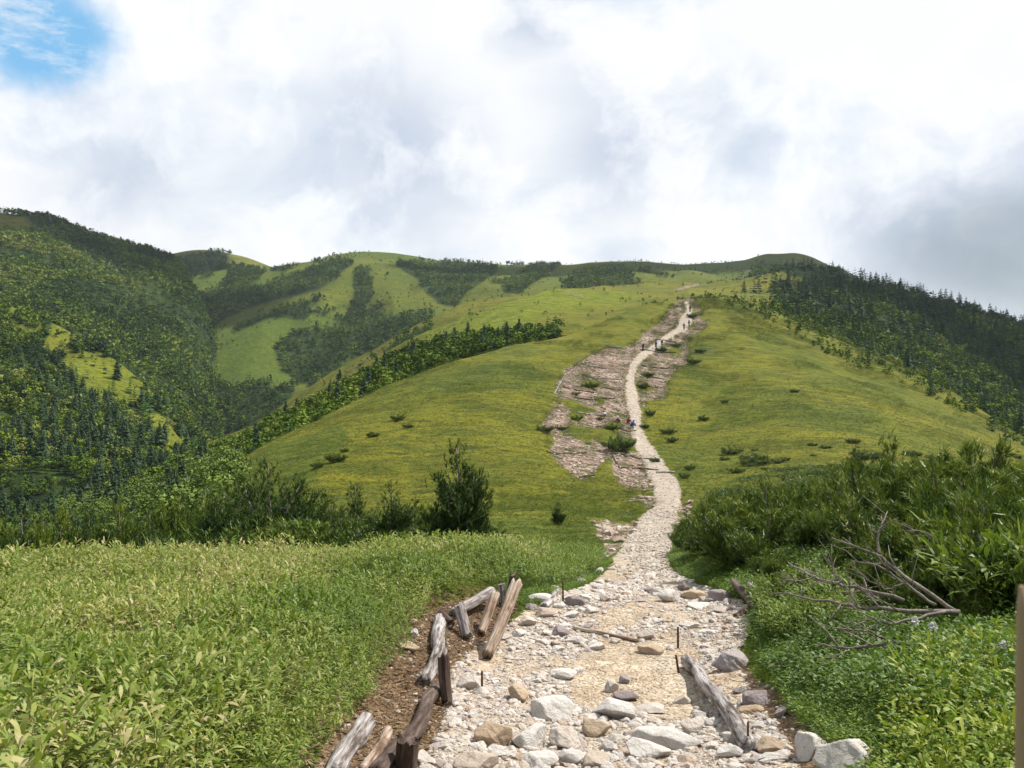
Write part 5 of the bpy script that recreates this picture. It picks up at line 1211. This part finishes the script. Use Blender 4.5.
# ------------------------------------------------------------------ bare branches of the dead shrub by the verge
root = empty('dead_shrub', (at(955, 7.0), 7.0, float(zat(at(955, 7.0), 7.0)))); tag(root, 'bare grey branches sweeping low over the verge from under the bushes', 'dead shrub')
BR = [([(990, 657, 6.3), (935, 649, 6.2), (888, 641, 6.3), (851, 650, 6.4), (819, 644, 6.6)], 7.5), ([(958, 612, 7), (905, 611, 7), (858, 606, 7.1), (819, 600, 7.3), (772, 592, 7.7)], 6.5), ([(905, 600, 7.2), (849, 587, 7.4), (815, 577, 7.6), (788, 563, 8.)], 5.5),
      ([(958, 613, 7), (922, 589, 7.2), (900, 572, 7.5), (875, 553, 7.7), (832, 538, 8)], 6), ([(877, 555, 7.7), (879, 532, 7.8), (888, 512, 8)], 3.5), ([(945, 612, 6.9), (892, 624, 6.8), (866, 619, 6.8)], 4.5), ([(858, 606, 7.1), (842, 583, 7.2), (828, 560, 7.3)], 3),
      ([(935, 605, 7), (905, 583, 7.2), (880, 565, 7.3), (850, 560, 7.5)], 4), ([(888, 641, 6.3), (868, 630, 6.3), (835, 628, 6.4)], 3), ([(851, 650, 6.4), (838, 655, 6.4), (826, 662, 6.4)], 2.5), ([(905, 583, 7.2), (886, 590, 7.2), (860, 575, 7.3)], 2.6),
      ([(815, 577, 7.6), (800, 582, 7.6), (780, 580, 7.6)], 2.4), ([(960, 560, 8.5), (930, 535, 8.8), (900, 525, 9)], 3.5), ([(1000, 530, 9), (975, 518, 9.2), (948, 502, 9.5)], 3.5), ([(900, 611, 7), (880, 600, 7), (862, 590, 7.1)], 2.5), ([(842, 583, 7.2), (826, 582, 7.3), (812, 571, 7.4)], 2)]
for pts, wp in BR:
    p = np.array([w3(*q) for q in pts]); n = 14; u = np.linspace(0, len(p)-1, n); p = np.array([np.interp(u, range(len(p)), p[:, i]) for i in range(3)]).T
    p[1:-1] = (p[:-2]+2*p[1:-1]+p[2:])/4; p += rgr.normal(0, .006, p.shape); r0 = wp*.8/F*p[0, 1]/2
    for q2 in range(8):
        i0 = rgr.integers(3, n-1); dv = (p[min(i0+1, n-1)]-p[i0-1]); dv /= np.linalg.norm(dv); sd = rgr.normal(size=3); dv = dv+sd*.5; dv /= np.linalg.norm(dv); Lt = rgr.uniform(.10, .32)
        V, Fc = tube_tpl([p[i0], p[i0]+dv*Lt*.5+rgr.normal(0, .012, 3), p[i0]+dv*Lt+rgr.normal(0, .03, 3)], [r0*.4, r0*.28, r0*.12], 5); mesh_np('twig', V-np.array(root.location), Fc, M_TWIG, True, parent=root)
    V, Fc = tube_tpl(p, np.linspace(r0, r0*.35, n), 7); mesh_np('branch', V-np.array(root.location), Fc, M_TWIG, True, parent=root)
# white flower heads in the herbs
M_PETAL, nt_, b_ = mat_new('white_petals', .6, .3); b_.inputs['Base Color'].default_value = (.75, .74, .70, 1)
for px_, py_, d_ in [(914, 634, 6.0), (933, 641, 5.9), (1001, 660, 5.3), (1006, 672, 5.2), (1019, 677, 5.1)]:
    c_ = w3(px_, py_, d_); gz = float(zat(c_.x, c_.y)); e_ = empty('flower', (c_.x, c_.y, gz)); h = max(c_.z-gz, .06)+.10
    V, Fc = tube_tpl([(0, 0, 0), (.01, 0, h*.5), (0, 0, h)], .003, 5); mesh_np('stem', V, Fc, M_HERB, True, {'rnd': np.full(len(V), .5), 'tint': np.zeros(len(V))}, parent=e_)
    ps = []
    for q2 in range(26):
        dv = rgr.normal(size=3); dv /= np.linalg.norm(dv); v, f = leaf(np.array([0, 0, h])+dv*.006, dv, rgr.normal(size=3), .034, .020, .2); ps.append((v, f, 0))
    v, f, _ = cat(ps); mesh_np('blossom', v, f, M_PETAL, parent=e_)
    tag(e_, 'white flower head in the herbs in front of the bare branches', 'flower', 'white flowers in the verge')
# the dry stalk out of focus right by the viewer
M_STALK, nt_, b_ = mat_new('dry_stalk', .8, .2); b_.inputs['Base Color'].default_value = (.33, .24, .14, 1)
V, Fc = tube_tpl([(.3062, .50, -.40), (.3062, .50, -.30), (.3066, .50, -.20), (.3068, .50, -.155), (.307, .5, -.142)], [.0036, .0034, .0030, .0026, .0015], 8)
o = mesh_np('dry_stalk', V, Fc, M_STALK, True); o.location = (0, 0, 0); tag(o, 'blurred tan dry stalk right beside the viewer at the picture edge', 'stalk')
# ================================================================== people on the trail
M_SKIN, _n, _b = mat_new('skin', .6, .3); _b.inputs['Base Color'].default_value = (.45, .27, .19, 1)
def cloth(name, c):
    m, nt, b = mat_new(name, .85, .2); q = N(nt); P = q.n('ShaderNodeTexCoord').outputs['Object']
    q.l(q.mix(.5, c, q.ramp(q.noise(P, 14, 3), [(.3, tuple(x*.6 for x in c)), (.7, tuple(min(1, x*1.3) for x in c))])), b.inputs['Base Color']); return m
CL = {n: cloth(n, c) for n, c in dict(navy_cloth=(.02, .03, .09), blue_cloth=(.03, .12, .42), red_cloth=(.38, .03, .07), black_cloth=(.015, .015, .018), grey_cloth=(.14, .14, .15), white_cloth=(.72, .72, .70), tan_cloth=(.30, .22, .13), teal_cloth=(.03, .17, .2)).items()}
def person(px, py, hpx, pose, top, legs, hat, pack, label, rz):
    """feet at (px,py); one skinned body, with jacket, trousers, hat and backpack over it"""
    g = ghit(px, py, 40, 450); H = 1.70; s = 1.
    if pose == 'stand': J = dict(pel=(0, 0, .93), sp=(0, .01, 1.15), ch=(0, .0, 1.36), nk=(0, .01, 1.47), hd=(0, .03, 1.60), lk=(-.10, .02, .50), la=(-.11, 0, .08), lt=(-.12, .16, .03), rk=(.10, .03, .50), ra=(.12, -.02, .08), rt=(.13, .14, .03),
                                 ls=(-.19, 0, 1.39), le=(-.25, .0, 1.12), lh=(-.24, .12, .90), rs=(.19, 0, 1.39), re=(.26, -.02, 1.12), rh=(.25, .10, .90))
    elif pose == 'walk': J = dict(pel=(0, 0, .92), sp=(0, .05, 1.14), ch=(0, .09, 1.34), nk=(0, .13, 1.45), hd=(0, .17, 1.57), lk=(-.09, .22, .55), la=(-.09, .22, .12), lt=(-.09, .37, .08), rk=(.09, .02, .49), ra=(.10, -.27, .13), rt=(.10, -.15, .04),
                                 ls=(-.19, .09, 1.37), le=(-.25, -.06, 1.12), lh=(-.24, .03, .92), rs=(.19, .09, 1.37), re=(.24, .20, 1.12), rh=(.20, .38, 1.0))
    else: J = dict(pel=(0, -.12, .28), sp=(0, -.04, .50), ch=(0, .10, .68), nk=(0, .17, .77), hd=(0, .24, .88), lk=(-.16, .26, .48), la=(-.15, .12, .08), lt=(-.16, .28, .03), rk=(.16, .26, .46), ra=(.15, .12, .08), rt=(.16, .28, .03),
                   ls=(-.18, .12, .70), le=(-.22, .34, .50), lh=(-.08, .50, .30), rs=(.18, .12, .70), re=(.22, .34, .50), rh=(.10, .52, .28))
    names = list(J); V = [J[n] for n in names]; ix = {n: i for i, n in enumerate(names)}
    E = [('pel', 'sp'), ('sp', 'ch'), ('ch', 'nk'), ('nk', 'hd'), ('pel', 'lk'), ('lk', 'la'), ('la', 'lt'), ('pel', 'rk'), ('rk', 'ra'), ('ra', 'rt'), ('ch', 'ls'), ('ls', 'le'), ('le', 'lh'), ('ch', 'rs'), ('rs', 're'), ('re', 'rh')]
    RR = dict(pel=.15, sp=.13, ch=.155, nk=.055, hd=.10, lk=.07, la=.05, lt=.04, rk=.07, ra=.05, rt=.04, ls=.075, le=.05, lh=.035, rs=.075, re=.05, rh=.035)
    me = bpy.data.meshes.new('body'); me.from_pydata(V, [(ix[a], ix[b]) for a, b in E], []); o = bpy.data.objects.new('tmp_body', me); C.objects.link(o)
    o.modifiers.new('skin', 'SKIN'); o.modifiers.new('sub', 'SUBSURF').levels = 1
    for i, n in enumerate(names): me.skin_vertices[0].data[i].radius = (RR[n], RR[n]*(.8 if n in ('pel', 'sp', 'ch') else 1))
    me.skin_vertices[0].data[0].use_root = True
    dg = bpy.context.evaluated_depsgraph_get(); ev = o.evaluated_get(dg); nm = bpy.data.meshes.new_from_object(ev); bpy.data.objects.remove(o)
    nm.name = 'body'; nm.materials.clear(); nm.materials.append(M_SKIN); nm.shade_smooth()
    root = empty('person', (g[0], g[1], g[2]+.0), rz, .85*hpx/F*g[1]/(1.7 if pose != 'crouch' else .98)); obj_of('body', nm, root)
    P = {n: np.array(J[n]) for n in names}
    def sleeve(a, m_, r, nmn):
        v, f = tube_tpl([P[x] for x in a], r, 9); return (v, f, 0)
    # jacket: chest plus sleeves; trousers: hips plus legs; one mesh each
    tv = [sleeve(('pel', 'sp', 'ch', 'nk'), 0, [.18, .165, .20, .08], '')]+[sleeve(a, 0, [.10, .072, .055], '') for a in (('ls', 'le', 'lh'), ('rs', 're', 'rh'))]
    v, f, _ = cat(tv); mesh_np('jacket', v, f, CL[top], True, parent=root)
    tv = [sleeve(a, 0, [.15, .10, .075], '') for a in (('pel', 'lk', 'la'), ('pel', 'rk', 'ra'))]; v, f, _ = cat(tv); mesh_np('trousers', v, f, CL[legs], True, parent=root)
    n_, f_ = ICO[2]; hv = n_*[.135, .135, .11]+P['hd']+[0, -.01, .06]; br = np.abs(n_[:, 2]) < .25; hv[br] += n_[br]*[.07, .07, 0]
    mesh_np('hat', hv, f_, CL[hat], True, parent=root)
    if pack:
        v = n_*(1+.25*(np.abs(n_)**4).sum(1))[:, None]*[.17, .13, .27]+P['sp']*.4+P['ch']*.6+np.array([0, -.26, .0]); mesh_np('backpack', v, f_, CL[pack], True, parent=root)
    tag(root, label, 'person', 'hikers and workers on the trail')
person(643, 351, 9, 'stand', 'grey_cloth', 'black_cloth', 'tan_cloth', 'navy_cloth', 'person in grey standing lowest of the three walkers at the bend of the climb', .4)
person(656, 349, 9.5, 'walk', 'navy_cloth', 'black_cloth', 'black_cloth', 'blue_cloth', 'person in dark clothes in the middle of the three walkers at the bend', 0)
person(662, 347, 9, 'walk', 'blue_cloth', 'grey_cloth', 'white_cloth', 'navy_cloth', 'person in blue highest of the three walkers at the bend', .1)
person(684, 330, 8, 'walk', 'navy_cloth', 'black_cloth', 'tan_cloth', 'blue_cloth', 'person with a blue pack climbing near the top, second from the front', -.3)
person(689, 327, 8, 'walk', 'teal_cloth', 'black_cloth', 'black_cloth', 'grey_cloth', 'person in teal leading the pair near the top of the climb', -.5)
person(690, 312, 7, 'stand', 'grey_cloth', 'navy_cloth', 'black_cloth', 'black_cloth', 'tiny person standing alone right under the top of the trail', .4)
person(605, 417, 7, 'crouch', 'white_cloth', 'navy_cloth', 'navy_cloth', None, 'person in a white shirt crouching alone on the washed-out ground', 2.)
person(619, 423, 8, 'crouch', 'tan_cloth', 'black_cloth', 'white_cloth', None, 'person in a white hat crouching beside the boardwalk with two others', 1.)
person(628, 424, 8, 'crouch', 'red_cloth', 'black_cloth', 'grey_cloth', None, 'person in a red jacket crouching in the middle of the three workers', -1.)
person(632, 428, 9, 'crouch', 'blue_cloth', 'navy_cloth', 'blue_cloth', None, 'person in bright blue crouching nearest the path edge', -2.)
